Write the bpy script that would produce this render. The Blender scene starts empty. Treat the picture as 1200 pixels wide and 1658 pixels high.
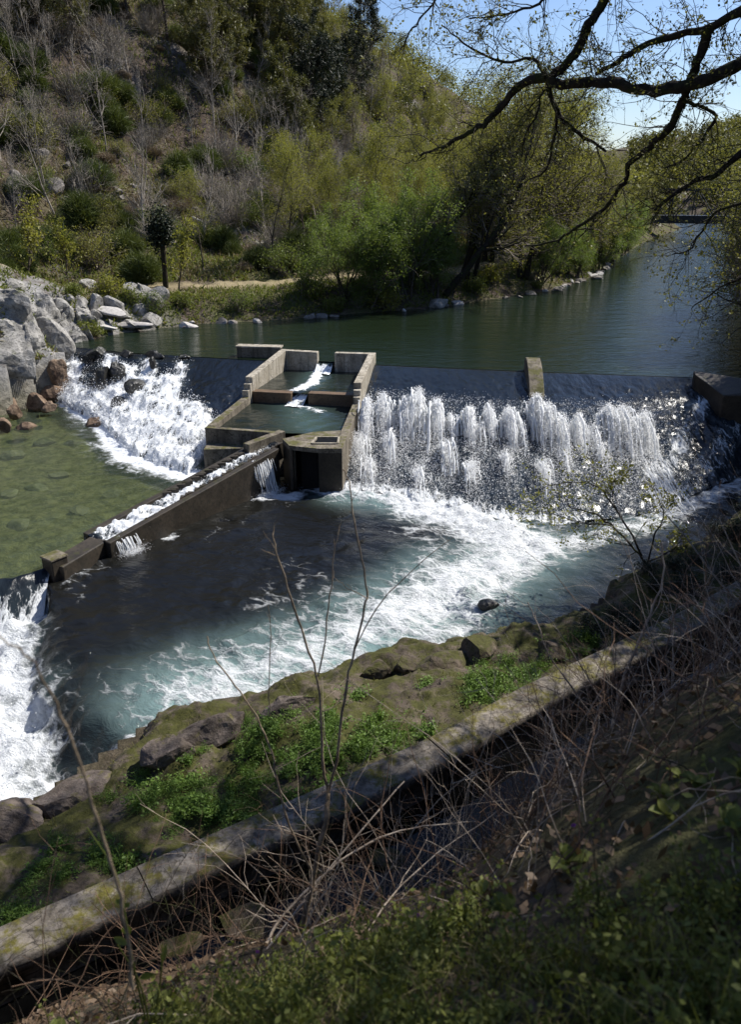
import bpy, math, random
import numpy as np
from mathutils import Vector

# ------------------------------------------------------------------ camera, sky, sun, exposure
SC = bpy.context.scene
COL = SC.collection
CAM_H, FPX, HORIZON = 7.5, 1289.6, 290.0
PITCH = math.atan((829 - HORIZON) / FPX)
cp, sp = math.cos(PITCH), math.sin(PITCH)
cam_d = bpy.data.cameras.new('camera')
cam_d.sensor_fit = 'VERTICAL'
cam_d.sensor_height = 36.0
cam_d.sensor_width = 26.06
cam_d.lens = 28.0
cam_d.clip_start = 0.05
cam_d.clip_end = 3000
cam_d.dof.use_dof = True
cam_d.dof.focus_distance = 26.0
cam_d.dof.aperture_fstop = 3.6
cam = bpy.data.objects.new('camera', cam_d)
cam.location = (0, 0, CAM_H)
cam.rotation_euler = (math.pi / 2 - PITCH, 0, 0)
COL.objects.link(cam)
SC.camera = cam

SUN_EL, SUN_AZ = math.radians(49), math.radians(57)      # azimuth from +Y towards +X
SUN = np.array([math.sin(SUN_AZ) * math.cos(SUN_EL), math.cos(SUN_AZ) * math.cos(SUN_EL), math.sin(SUN_EL)])
W = bpy.data.worlds.new('World')
SC.world = W
W.use_nodes = True
wn, wl = W.node_tree.nodes, W.node_tree.links
wn.clear()
w_out = wn.new('ShaderNodeOutputWorld')
w_bg = wn.new('ShaderNodeBackground')
w_sky = wn.new('ShaderNodeTexSky')
w_sky.sky_type = 'NISHITA'
w_sky.sun_disc = False
w_sky.sun_elevation = SUN_EL
w_sky.sun_rotation = SUN_AZ
w_sky.air_density = 1.0
w_sky.dust_density = 0.4
w_sky.ozone_density = 2.2
w_tc = wn.new('ShaderNodeTexCoord')
w_map = wn.new('ShaderNodeMapping')
w_map.inputs['Scale'].default_value = (1.0, 1.0, 3.2)
w_noise = wn.new('ShaderNodeTexNoise')
w_noise.inputs['Scale'].default_value = 2.6
w_noise.inputs['Detail'].default_value = 7
w_noise.inputs['Distortion'].default_value = 0.6
w_ramp = wn.new('ShaderNodeValToRGB')
w_ramp.color_ramp.elements[0].position = 0.60
w_ramp.color_ramp.elements[0].color = (0, 0, 0, 1)
w_ramp.color_ramp.elements[1].position = 0.85
w_ramp.color_ramp.elements[1].color = (0.85, 0.85, 0.85, 1)
w_mix = wn.new('ShaderNodeMixRGB')
w_mix.inputs[2].default_value = (7.5, 7.8, 8.4, 1)
wl.new(w_tc.outputs['Generated'], w_map.inputs['Vector'])
wl.new(w_map.outputs[0], w_noise.inputs['Vector'])
wl.new(w_noise.outputs['Fac'], w_ramp.inputs[0])
wl.new(w_ramp.outputs[0], w_mix.inputs[0])
w_tint = wn.new('ShaderNodeMixRGB')
w_tint.blend_type = 'MULTIPLY'
w_tint.inputs[0].default_value = 1.0
w_tint.inputs[2].default_value = (0.92, 0.98, 1.16, 1)
wl.new(w_sky.outputs[0], w_tint.inputs[1])
wl.new(w_tint.outputs[0], w_mix.inputs[1])
wl.new(w_mix.outputs[0], w_bg.inputs['Color'])
w_bg.inputs['Strength'].default_value = 0.07
wl.new(w_bg.outputs[0], w_out.inputs['Surface'])

sun_d = bpy.data.lights.new('sun', 'SUN')
sun_d.energy = 4.6
sun_d.angle = math.radians(0.53)
sun_d.color = (1.0, 0.955, 0.88)
sun = bpy.data.objects.new('sun', sun_d)
sun.rotation_euler = Vector(SUN).to_track_quat('Z', 'Y').to_euler()
COL.objects.link(sun)
SC.view_settings.view_transform = 'Standard'
SC.view_settings.look = 'None'
SC.view_settings.exposure = 0.74
SC.view_settings.gamma = 1.0
SC.cycles.max_bounces = 6
SC.cycles.diffuse_bounces = 3
SC.cycles.glossy_bounces = 3
SC.cycles.transmission_bounces = 3
SC.cycles.transparent_max_bounces = 8
SC.cycles.caustics_reflective = False
SC.cycles.caustics_refractive = False
SC.cycles.use_denoising = True

# ------------------------------------------------------------------ helpers
def P(x, y, z=0.0):
    """photo pixel -> point on the level plane z"""
    u, v = (x - 600) / FPX, (829 - y) / FPX
    d = np.array([u, cp + v * sp, -sp + v * cp])
    return np.array([0, 0, CAM_H]) + d * ((z - CAM_H) / d[2])

def PY(x, y, Y):
    """photo pixel -> point on the upright plane Y"""
    u, v = (x - 600) / FPX, (829 - y) / FPX
    d = np.array([u, cp + v * sp, -sp + v * cp])
    return np.array([0, 0, CAM_H]) + d * (Y / d[1])

def hash3(ix, iy, iz, seed):
    h = (ix.astype(np.int64) * 374761393 + iy.astype(np.int64) * 668265263 + iz.astype(np.int64) * 2147483647 + seed * 974634777) & 0xffffffff
    h = ((h ^ (h >> 13)) * 1274126177) & 0xffffffff
    h = ((h ^ (h >> 16)) * 2246822519) & 0xffffffff
    return ((h ^ (h >> 15)) & 0xffffff) / float(0xffffff)

def vnoise(p, seed=0):
    p = np.asarray(p, float)
    i = np.floor(p)
    f = p - i
    f = f * f * f * (f * (f * 6 - 15) + 10)
    i = i.astype(np.int64)
    x, y, z = i[..., 0], i[..., 1], i[..., 2]
    r = 0
    for dx in (0, 1):
        wx = f[..., 0] if dx else 1 - f[..., 0]
        for dy in (0, 1):
            wy = f[..., 1] if dy else 1 - f[..., 1]
            for dz in (0, 1):
                wz = f[..., 2] if dz else 1 - f[..., 2]
                r = r + wx * wy * wz * hash3(x + dx, y + dy, z + dz, seed)
    return r * 2 - 1

def fbm(p, octv=4, seed=0, gain=0.5):
    p = np.asarray(p, float)
    a, s, t = 1.0, 0.0, 0.0
    for o in range(octv):
        s = s + a * vnoise(p * (2.03 ** o) + o * 17.3, seed + o)
        t += a
        a *= gain
    return s / t

def fbm2(x, y, sc, octv=4, seed=0, gain=0.5):
    return fbm(np.stack([x * sc, y * sc, np.full_like(x, 0.37 + seed)], -1), octv, seed, gain)

def sstep(a, b, x):
    t = np.clip((x - a) / (b - a), 0, 1)
    return t * t * (3 - 2 * t)

def polydist(x, y, pl):
    """distance to an open polyline, signed (+ on its left), and the arc position"""
    pl = np.asarray(pl, float)[:, :2]
    best = np.full(x.shape, 1e18)
    sgn = np.ones(x.shape)
    arc = np.zeros(x.shape)
    acc = 0.0
    for a, b in zip(pl[:-1], pl[1:]):
        d = b - a
        L = math.hypot(*d)
        t = np.clip(((x - a[0]) * d[0] + (y - a[1]) * d[1]) / (L * L), 0, 1)
        qx, qy = a[0] + t * d[0], a[1] + t * d[1]
        dd = (x - qx) ** 2 + (y - qy) ** 2
        cr = d[0] * (y - a[1]) - d[1] * (x - a[0])
        m = dd < best - 1e-9
        best = np.where(m, dd, best)
        sgn = np.where(m, np.where(cr >= 0, 1.0, -1.0), sgn)
        arc = np.where(m, acc + t * L, arc)
        acc += L
    return np.sqrt(best) * sgn, arc

def inpoly(x, y, pl):
    r = np.zeros(x.shape, bool)
    n = len(pl)
    for i in range(n):
        x0, y0 = pl[i][:2]
        x1, y1 = pl[(i + 1) % n][:2]
        c = ((y0 > y) != (y1 > y)) & (x < (x1 - x0) * (y - y0) / ((y1 - y0) if y1 != y0 else 1e-9) + x0)
        r ^= c
    return r

def mk_mesh(name, verts, faces, mats, midx=None, smooth=True, attrs=None):
    """faces: an (M,k) array, or a list of such arrays / of index lists"""
    me = bpy.data.meshes.new(name)
    verts = np.asarray(verts, np.float32)
    if isinstance(faces, np.ndarray):
        faces = [faces]
    if faces and isinstance(faces[0], np.ndarray):
        loops = np.concatenate([f.ravel() for f in faces])
        sizes = np.concatenate([np.full(len(f), f.shape[1]) for f in faces])
    else:
        loops = np.array([i for f in faces for i in f])
        sizes = np.array([len(f) for f in faces])
    starts = np.concatenate([[0], np.cumsum(sizes)[:-1]])
    me.vertices.add(len(verts))
    me.vertices.foreach_set('co', verts.ravel())
    me.loops.add(len(loops))
    me.loops.foreach_set('vertex_index', loops.astype(np.int32))
    me.polygons.add(len(sizes))
    me.polygons.foreach_set('loop_start', starts.astype(np.int32))
    me.polygons.foreach_set('loop_total', sizes.astype(np.int32))
    for m in (mats if isinstance(mats, (list, tuple)) else [mats]):
        me.materials.append(m)
    if midx is not None:
        me.polygons.foreach_set('material_index', np.asarray(midx, np.int32))
    me.polygons.foreach_set('use_smooth', np.full(len(sizes), bool(smooth)))
    for k, v in (attrs or {}).items():
        a = me.attributes.new(k, 'FLOAT', 'POINT')
        a.data.foreach_set('value', np.asarray(v, np.float32))
    me.update()
    me.validate()
    return me

def link(name, me, parent=None, loc=None):
    o = bpy.data.objects.new(name, me)
    COL.objects.link(o)
    if parent is not None:
        o.parent = parent
    if loc is not None:
        o.location = loc
    return o

def tag(o, label=None, cat=None, group=None, kind=None):
    if label: o['label'] = label
    if cat: o['category'] = cat
    if group: o['group'] = group
    if kind: o['kind'] = kind
    return o

def empty(name, loc=(0, 0, 0)):
    o = bpy.data.objects.new(name, None)
    o.empty_display_size = 0.2
    o.location = loc
    COL.objects.link(o)
    return o

def dup(root, loc, rz=0.0, sc=1.0, label=None, group=None, tilt=(0, 0)):
    r = root.copy()
    COL.objects.link(r)
    r.location = loc
    r.rotation_euler = (tilt[0], tilt[1], rz)
    r.scale = (sc, sc, sc) if np.isscalar(sc) else sc
    if label: r['label'] = label
    if group: r['group'] = group
    for ch in list(root.children):
        c = ch.copy()
        COL.objects.link(c)
        c.parent = r
    return r

class MB:
    def __init__(s): s.v, s.f, s.m, s.n = [], [], [], 0
    def add(s, v, f, mi=0):
        v = np.asarray(v, float)
        s.v.append(v)
        for q in f:
            s.f.append([int(i) + s.n for i in q]); s.m.append(mi)
        s.n += len(v)
    def prism(s, poly, z0, z1, mi=0):
        """poly xy counter-clockwise; z0/z1 numbers or per-corner lists"""
        n = len(poly)
        zb = [z0] * n if np.isscalar(z0) else z0
        zt = [z1] * n if np.isscalar(z1) else z1
        v = [(p[0], p[1], b) for p, b in zip(poly, zb)] + [(p[0], p[1], t) for p, t in zip(poly, zt)]
        f = [list(range(n))[::-1], list(range(n, 2 * n))] + [[i, (i + 1) % n, n + (i + 1) % n, n + i] for i in range(n)]
        s.add(v, f, mi)
    def wall(s, a, b, th, zb, za, zc=None, side=0.0, mi=0):
        """upright wall from a to b; side -1..1 shifts the thickness"""
        a, b = np.array(a[:2], float), np.array(b[:2], float)
        d = (b - a) / np.linalg.norm(b - a)
        n = np.array([-d[1], d[0]])
        o0, o1 = n * th * (side - 1) / 2, n * th * (side + 1) / 2
        zc = za if zc is None else zc
        s.prism([a + o0, b + o0, b + o1, a + o1], zb, [za, zc, zc, za], mi)
    def build(s, name, mats, parent=None, bevel=0.0, smooth=False):
        me = mk_mesh(name, np.concatenate(s.v), s.f, mats, s.m, smooth)
        o = link(name, me, parent)
        if bevel:
            md = o.modifiers.new('bevel', 'BEVEL')
            md.width = bevel; md.segments = 2; md.limit_method = 'ANGLE'
        return o

def norm(v):
    return v / np.maximum(np.linalg.norm(v, axis=-1, keepdims=True), 1e-9)

def tubes(pts, rad, n=4):
    """pts (N,S,3) rad (N,S) -> verts, quads"""
    N, S, _ = pts.shape
    t = np.empty_like(pts)
    t[:, 1:-1] = pts[:, 2:] - pts[:, :-2]
    t[:, 0] = pts[:, 1] - pts[:, 0]
    t[:, -1] = pts[:, -1] - pts[:, -2]
    t = norm(t)
    ref = np.where(np.abs(t[:, :1, 2:3]) > 0.85, np.array([1.0, 0.2, 0]), np.array([0.1, 0.2, 1.0]))
    u = norm(np.cross(t, np.broadcast_to(ref, t.shape)))
    w = np.cross(t, u)
    a = np.arange(n) * 2 * math.pi / n
    ring = pts[:, :, None, :] + rad[:, :, None, None] * (np.cos(a)[:, None] * u[:, :, None, :] + np.sin(a)[:, None] * w[:, :, None, :])
    v = ring.reshape(-1, 3)
    idx = np.arange(N * S * n).reshape(N, S, n)
    A = idx[:, :-1, :]; B = np.roll(A, -1, 2); D = idx[:, 1:, :]; Cc = np.roll(D, -1, 2)
    q = np.stack([A, B, Cc, D], -1).reshape(-1, 4)
    return v, q

def tube1(pl, r0, r1, n=6, sub=4, rng=None, wob=0.0):
    """one smooth tube along a polyline"""
    pl = np.asarray(pl, float)
    k = (len(pl) - 1) * sub + 1
    t = np.linspace(0, len(pl) - 1, k)
    i = np.clip(t.astype(int), 0, len(pl) - 2)
    f = (t - i)[:, None]
    p0 = pl[np.maximum(i - 1, 0)]; p1 = pl[i]; p2 = pl[i + 1]; p3 = pl[np.minimum(i + 2, len(pl) - 1)]
    q = 0.5 * (2 * p1 + (p2 - p0) * f + (2 * p0 - 5 * p1 + 4 * p2 - p3) * f ** 2 + (3 * p1 - p0 - 3 * p2 + p3) * f ** 3)
    if wob and rng is not None:
        q[1:-1] += rng.normal(0, wob, (k - 2, 3))
    r = np.linspace(r0, r1, k)
    if rng is not None:
        r = r * (1 + rng.uniform(-0.12, 0.12, k))
    return q, r

def grow(start, d, L, R, S, wob, up, rng, taper=0.3):
    N = len(start)
    pts = np.empty((N, S + 1, 3)); pts[:, 0] = start
    d = norm(d)
    for s in range(S):
        d = norm(d + rng.normal(0, wob, (N, 3)) + np.array([0, 0, up]))
        pts[:, s + 1] = pts[:, s] + d * (L / S)[:, None]
    rad = R[:, None] * np.linspace(1, taper, S + 1)[None]
    return pts, rad

def spawn(pts, rad, k, tmin, tmax, ang, rng, lr, rr, out=0.0):
    N, S1, _ = pts.shape
    b = np.repeat(np.arange(N), k)
    t = rng.uniform(tmin, tmax, N * k) * (S1 - 1)
    i = np.clip(t.astype(int), 0, S1 - 2); f = (t - i)[:, None]
    st = pts[b, i] * (1 - f) + pts[b, i + 1] * f
    d = norm(pts[b, i + 1] - pts[b, i])
    r = norm(np.cross(d, rng.normal(0, 1, (N * k, 3))))
    a = rng.normal(ang, 0.22, N * k)[:, None]
    dn = d * np.cos(a) + r * np.sin(a)
    plen = np.linalg.norm(np.diff(pts, axis=1), axis=2).sum(1)
    L = plen[b] * lr * rng.uniform(0.6, 1.25, N * k) * (1.15 - 0.55 * t / (S1 - 1))
    Rr = (rad[b, i] * rr)
    return st, dn, L, Rr

def leaves(cent, size, rng, asp=0.55, up=0.4, out=None):
    """rhombic leaf faces at the given points"""
    N = len(cent)
    nrm = rng.normal(0, 1, (N, 3)); nrm[:, 2] += up
    if out is not None: nrm += out
    nrm = norm(nrm)
    u = norm(np.cross(nrm, rng.normal(0, 1, (N, 3))))
    w = np.cross(nrm, u)
    s = (size * rng.uniform(0.6, 1.35, N))[:, None]
    v = np.stack([cent - u * s, cent - w * s * asp, cent + u * s, cent + w * s * asp], 1)
    return v.reshape(-1, 3), np.arange(4 * N).reshape(N, 4)

def blades(base, d, L, w, rng, bend=0.25):
    """thin two-segment strips (grass, broom stems)"""
    N = len(base)
    d = norm(d)
    side = norm(np.cross(d, rng.normal(0, 1, (N, 3)))) * (w / 2)[:, None]
    sag = rng.normal(0, 1, (N, 3)) * bend; sag[:, 2] -= bend * 0.6
    mid = base + d * (L * 0.55)[:, None]
    tip = base + norm(d + sag) * L[:, None]
    v = np.stack([base - side, base + side, mid - side * 0.8, mid + side * 0.8, tip], 1).reshape(-1, 3)
    k = np.arange(N)[:, None] * 5
    return v, np.concatenate([k + 0, k + 1, k + 3, k + 2], 1), np.concatenate([k + 2, k + 3, k + 4], 1)

class Bag:
    """collects numpy geometry with material slots"""
    def __init__(s): s.v, s.q, s.n = [], {}, 0
    def add(s, v, *faces, mi=0):
        s.v.append(v)
        for f in faces:
            s.q.setdefault((f.shape[1], mi), []).append(f + s.n)
        s.n += len(v)
    def mesh(s, name, mats, smooth=True):
        fs, mi = [], []
        for (k, m), l in s.q.items():
            a = np.concatenate(l); fs.append(a); mi.append(np.full(len(a), m))
        return mk_mesh(name, np.concatenate(s.v), fs, mats, np.concatenate(mi), smooth)

# ------------------------------------------------------------------ materials
def new_mat(name):
    m = bpy.data.materials.new(name)
    m.use_nodes = True
    nt = m.node_tree
    nt.nodes.clear()
    out = nt.nodes.new('ShaderNodeOutputMaterial')
    return m, nt.nodes, nt.links, out

def N_(n, t, **kw):
    x = n.new(t)
    for k, v in kw.items():
        if k in x.inputs: x.inputs[k].default_value = v
        else: setattr(x, k, v)
    return x

def rgb(c): return (c[0], c[1], c[2], 1)

def noise(n, l, scale, detail=6, vec=None, rough=0.6, dist=0.0):
    t = N_(n, 'ShaderNodeTexNoise', Scale=scale, Detail=detail, Roughness=rough, Distortion=dist)
    if vec is not None: l.new(vec, t.inputs['Vector'])
    return t

def ramp(n, l, src, a, b, ca=(0, 0, 0), cb=(1, 1, 1)):
    r = n.new('ShaderNodeValToRGB')
    r.color_ramp.elements[0].position = a; r.color_ramp.elements[0].color = rgb(ca)
    r.color_ramp.elements[1].position = b; r.color_ramp.elements[1].color = rgb(cb)
    l.new(src, r.inputs[0])
    return r.outputs[0]

def mixc(n, l, fac, a, b, mode='MIX'):
    m = n.new('ShaderNodeMixRGB'); m.blend_type = mode
    for i, v in ((0, fac), (1, a), (2, b)):
        if isinstance(v, (int, float)): m.inputs[i].default_value = v
        elif isinstance(v, tuple): m.inputs[i].default_value = rgb(v)
        else: l.new(v, m.inputs[i])
    return m.outputs[0]

def math_(n, l, op, a, b=0.0, c=None, clamp=False):
    m = n.new('ShaderNodeMath'); m.operation = op; m.use_clamp = clamp
    for i, v in enumerate((a, b) if c is None else (a, b, c)):
        if isinstance(v, (int, float)): m.inputs[i].default_value = v
        else: l.new(v, m.inputs[i])
    return m.outputs[0]

def attr(n, name):
    a = n.new('ShaderNodeAttribute'); a.attribute_name = name
    return a.outputs['Fac']

def bumpn(n, l, h, strength, dist):
    b = N_(n, 'ShaderNodeBump', Strength=strength, Distance=dist)
    l.new(h, b.inputs['Height'])
    return b.outputs[0]

def objvec(n, scale=(1, 1, 1), world=False):
    if world:
        g = n.new('ShaderNodeNewGeometry'); v = g.outputs['Position']
    else:
        g = n.new('ShaderNodeTexCoord'); v = g.outputs['Object']
    return v

def stone(name, c1, c2, c3=None, scale=1.5, bump=0.5, rough=0.9, moss=None, moss_amt=0.5, dist=0.08, spec=0.3, streak=0.0):
    m, n, l, out = new_mat(name)
    p = N_(n, 'ShaderNodeBsdfPrincipled', Roughness=rough)
    p.inputs['Specular IOR Level'].default_value = spec
    v = objvec(n, world=True)
    a = noise(n, l, scale, 8, v, 0.65, 0.3)
    b = noise(n, l, scale * 7, 6, v, 0.7)
    c = mixc(n, l, ramp(n, l, a.outputs['Fac'], 0.36, 0.64), c1, c2)
    if c3 is not None:
        c = mixc(n, l, ramp(n, l, b.outputs['Fac'], 0.5, 0.68), c, c3)
    if streak:
        mp = n.new('ShaderNodeMapping'); mp.inputs['Scale'].default_value = (5.0, 5.0, 0.55); l.new(v, mp.inputs['Vector'])
        sk = noise(n, l, 1.0, 6, mp.outputs[0], 0.65)
        c = mixc(n, l, math_(n, l, 'MULTIPLY', ramp(n, l, sk.outputs['Fac'], 0.47, 0.66), streak), c, tuple(x * 0.28 for x in c1))
        cr = noise(n, l, 0.7, 4, v, 0.5, 1.5)
        ck = math_(n, l, 'ABSOLUTE', math_(n, l, 'SUBTRACT', cr.outputs['Fac'], 0.5))
        c = mixc(n, l, ramp(n, l, ck, 0.0, 0.006, (1, 1, 1), (0, 0, 0)), c, tuple(x * 0.2 for x in c1))
    if moss is not None:
        g = n.new('ShaderNodeNewGeometry')
        s = n.new('ShaderNodeSeparateXYZ'); l.new(g.outputs['Normal'], s.inputs[0])
        up = ramp(n, l, s.outputs['Z'], 0.3, 0.85)
        mn = noise(n, l, scale * 1.3, 7, v, 0.7)
        f = math_(n, l, 'MULTIPLY', up, ramp(n, l, mn.outputs['Fac'], 0.62 - moss_amt * 0.35, 0.74 - moss_amt * 0.35))
        mc = mixc(n, l, ramp(n, l, b.outputs['Fac'], 0.35, 0.65), moss, tuple(x * 0.55 for x in moss))
        c = mixc(n, l, f, c, mc)
    l.new(c, p.inputs['Base Color'])
    h = math_(n, l, 'ADD', math_(n, l, 'MULTIPLY', a.outputs['Fac'], 1.0), math_(n, l, 'MULTIPLY', b.outputs['Fac'], 0.35))
    l.new(bumpn(n, l, h, bump, dist), p.inputs['Normal'])
    l.new(p.outputs[0], out.inputs['Surface'])
    return m

def leafmat(name, c1, c2, trans=0.32, var=0.5, scale=0.6):
    m, n, l, out = new_mat(name)
    oi = n.new('ShaderNodeObjectInfo')
    g = n.new('ShaderNodeNewGeometry')
    ns = noise(n, l, scale, 4, g.outputs['Position'])
    f = math_(n, l, 'ADD', math_(n, l, 'MULTIPLY', oi.outputs['Random'], var), math_(n, l, 'MULTIPLY', g.outputs['Random Per Island'], 1.0 - var))
    f = math_(n, l, 'ADD', math_(n, l, 'MULTIPLY', f, 0.65), math_(n, l, 'MULTIPLY', ramp(n, l, ns.outputs['Fac'], 0.35, 0.65), 0.35), clamp=True)
    c = mixc(n, l, f, c1, c2)
    d = N_(n, 'ShaderNodeBsdfPrincipled', Roughness=0.55)
    d.inputs['Specular IOR Level'].default_value = 0.25
    t = n.new('ShaderNodeBsdfTranslucent')
    l.new(c, d.inputs['Base Color'])
    l.new(mixc(n, l, 1.0, c, (1.0, 1.0, 0.6), 'MULTIPLY'), t.inputs['Color'])
    mx = N_(n, 'ShaderNodeMixShader'); mx.inputs[0].default_value = trans
    l.new(d.outputs[0], mx.inputs[1]); l.new(t.outputs[0], mx.inputs[2])
    l.new(mx.outputs[0], out.inputs['Surface'])
    return m

def barkmat(name, c1, c2, scale=9, moss=None):
    m, n, l, out = new_mat(name)
    p = N_(n, 'ShaderNodeBsdfPrincipled', Roughness=0.9)
    p.inputs['Specular IOR Level'].default_value = 0.2
    v = objvec(n, world=True)
    a = noise(n, l, scale, 6, v, 0.7)
    c = mixc(n, l, ramp(n, l, a.outputs['Fac'], 0.38, 0.62), c1, c2)
    if moss is not None:
        b = noise(n, l, scale * 0.35, 5, v, 0.7)
        c = mixc(n, l, ramp(n, l, b.outputs['Fac'], 0.5, 0.6), c, moss)
    l.new(c, p.inputs['Base Color'])
    l.new(bumpn(n, l, a.outputs['Fac'], 0.6, 0.03), p.inputs['Normal'])
    l.new(p.outputs[0], out.inputs['Surface'])
    return m

M = {}
M['granite'] = stone('granite', (0.16, 0.152, 0.138), (0.38, 0.365, 0.34), (0.07, 0.066, 0.058), 1.3, 0.9, moss=(0.10, 0.11, 0.05), moss_amt=0.15, dist=0.15)
M['pale_slab'] = stone('pale_slab', (0.34, 0.32, 0.30), (0.52, 0.50, 0.47), (0.20, 0.18, 0.17), 1.2, 0.6)
M['rusty_rock'] = stone('rusty_rock', (0.09, 0.055, 0.035), (0.25, 0.18, 0.125), (0.045, 0.03, 0.02), 1.8, 0.9, dist=0.12)
M['wet_rock'] = stone('wet_rock', (0.012, 0.012, 0.011), (0.035, 0.032, 0.026), None, 2.0, 0.8, rough=0.35, moss=(0.05, 0.06, 0.012), moss_amt=0.2, spec=0.5)
M['hill_rock'] = stone('hill_rock', (0.13, 0.115, 0.10), (0.28, 0.255, 0.235), (0.10, 0.09, 0.08), 0.9, 0.8, moss=(0.08, 0.085, 0.04), moss_amt=0.3)
M['bank_rock'] = stone('bank_rock', (0.045, 0.034, 0.024), (0.125, 0.098, 0.075), (0.022, 0.017, 0.012), 1.7, 1.0, moss=(0.06, 0.06, 0.012), moss_amt=0.6, dist=0.06)  # base colour darkened to stand in for shade on the shelf
M['ledge_rock'] = stone('ledge_rock', (0.065, 0.052, 0.042), (0.165, 0.135, 0.115), (0.08, 0.06, 0.05), 3.0, 1.0, moss=(0.12, 0.11, 0.02), moss_amt=0.2, dist=0.06)
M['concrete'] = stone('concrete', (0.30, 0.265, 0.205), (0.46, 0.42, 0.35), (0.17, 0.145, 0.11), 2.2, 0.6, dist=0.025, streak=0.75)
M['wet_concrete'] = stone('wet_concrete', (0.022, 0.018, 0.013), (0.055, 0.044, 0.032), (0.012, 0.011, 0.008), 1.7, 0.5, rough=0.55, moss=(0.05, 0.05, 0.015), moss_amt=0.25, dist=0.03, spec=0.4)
M['mossy_concrete'] = stone('mossy_concrete', (0.13, 0.11, 0.082), (0.23, 0.20, 0.155), (0.055, 0.047, 0.033), 1.9, 0.6, moss=(0.10, 0.095, 0.028), moss_amt=0.45, dist=0.03, streak=0.75)
M['canal_concrete'] = stone('canal_concrete', (0.13, 0.11, 0.088), (0.25, 0.22, 0.185), (0.05, 0.04, 0.03), 2.2, 0.9, moss=(0.13, 0.115, 0.022), moss_amt=0.42, dist=0.04, streak=0.75)
M['brown_board'] = stone('brown_board', (0.10, 0.065, 0.04), (0.17, 0.115, 0.07), (0.05, 0.035, 0.02), 2.0, 0.4, rough=0.5)
M['dark_steel'] = stone('dark_steel', (0.02, 0.022, 0.024), (0.035, 0.035, 0.037), None, 2.0, 0.2, rough=0.5)
M['black'] = stone('hollow_shade', (0.006, 0.006, 0.006), (0.012, 0.011, 0.010), None, 2.0, 0.2, rough=0.9)
M['bark'] = barkmat('bark', (0.05, 0.04, 0.03), (0.11, 0.09, 0.07))
M['dark_bark'] = barkmat('dark_bark', (0.016, 0.013, 0.010), (0.045, 0.036, 0.028), moss=(0.035, 0.04, 0.012))
M['grey_bark'] = barkmat('grey_bark', (0.17, 0.145, 0.115), (0.38, 0.34, 0.29))
M['twig'] = barkmat('twig', (0.13, 0.105, 0.085), (0.27, 0.23, 0.19))
M['dead_twig'] = barkmat('dead_twig', (0.26, 0.20, 0.15), (0.50, 0.42, 0.33), 6)
M['red_twig'] = barkmat('red_twig', (0.10, 0.06, 0.04), (0.21, 0.135, 0.09), 6)
M['sapling_bark'] = barkmat('sapling_bark', (0.14, 0.105, 0.07), (0.30, 0.235, 0.16), 14)
M['spring_leaf'] = leafmat('spring_leaf', (0.15, 0.17, 0.032), (0.30, 0.285, 0.065), 0.5)
M['green_leaf'] = leafmat('green_leaf', (0.08, 0.125, 0.024), (0.18, 0.215, 0.055), 0.42)
M['olive_leaf'] = leafmat('olive_leaf', (0.115, 0.125, 0.03), (0.235, 0.225, 0.065), 0.48)
M['willow_leaf'] = leafmat('willow_leaf', (0.11, 0.165, 0.032), (0.22, 0.28, 0.07), 0.45)
M['needle'] = leafmat('needle', (0.065, 0.075, 0.022), (0.15, 0.14, 0.05), 0.3)
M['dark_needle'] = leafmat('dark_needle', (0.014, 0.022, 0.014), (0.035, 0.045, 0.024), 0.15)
M['broom'] = leafmat('broom', (0.045, 0.07, 0.018), (0.12, 0.14, 0.042), 0.3)
M['heather'] = leafmat('heather', (0.12, 0.088, 0.065), (0.25, 0.195, 0.145), 0.25)
M['dry_grass'] = leafmat('dry_grass', (0.15, 0.13, 0.06), (0.30, 0.25, 0.12), 0.3)
M['grass'] = leafmat('grass', (0.085, 0.115, 0.02), (0.20, 0.22, 0.05), 0.4)
M['weed'] = leafmat('weed', (0.07, 0.13, 0.02), (0.16, 0.25, 0.05), 0.35, scale=2.0)
M['moss_leaf'] = leafmat('moss_leaf', (0.09, 0.10, 0.02), (0.16, 0.15, 0.03), 0.2)
M['bud_leaf'] = leafmat('bud_leaf', (0.13, 0.13, 0.03), (0.26, 0.25, 0.08), 0.4, scale=2.0)
M['near_leaf'] = leafmat('near_leaf', (0.06, 0.095, 0.018), (0.22, 0.225, 0.055), 0.4, scale=3.0)
M['dead_leaf'] = leafmat('dead_leaf', (0.06, 0.037, 0.02), (0.19, 0.13, 0.08), 0.2, scale=4.0)
M['purple'] = leafmat('purple_petal', (0.18, 0.06, 0.42), (0.28, 0.10, 0.5), 0.3)

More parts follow.
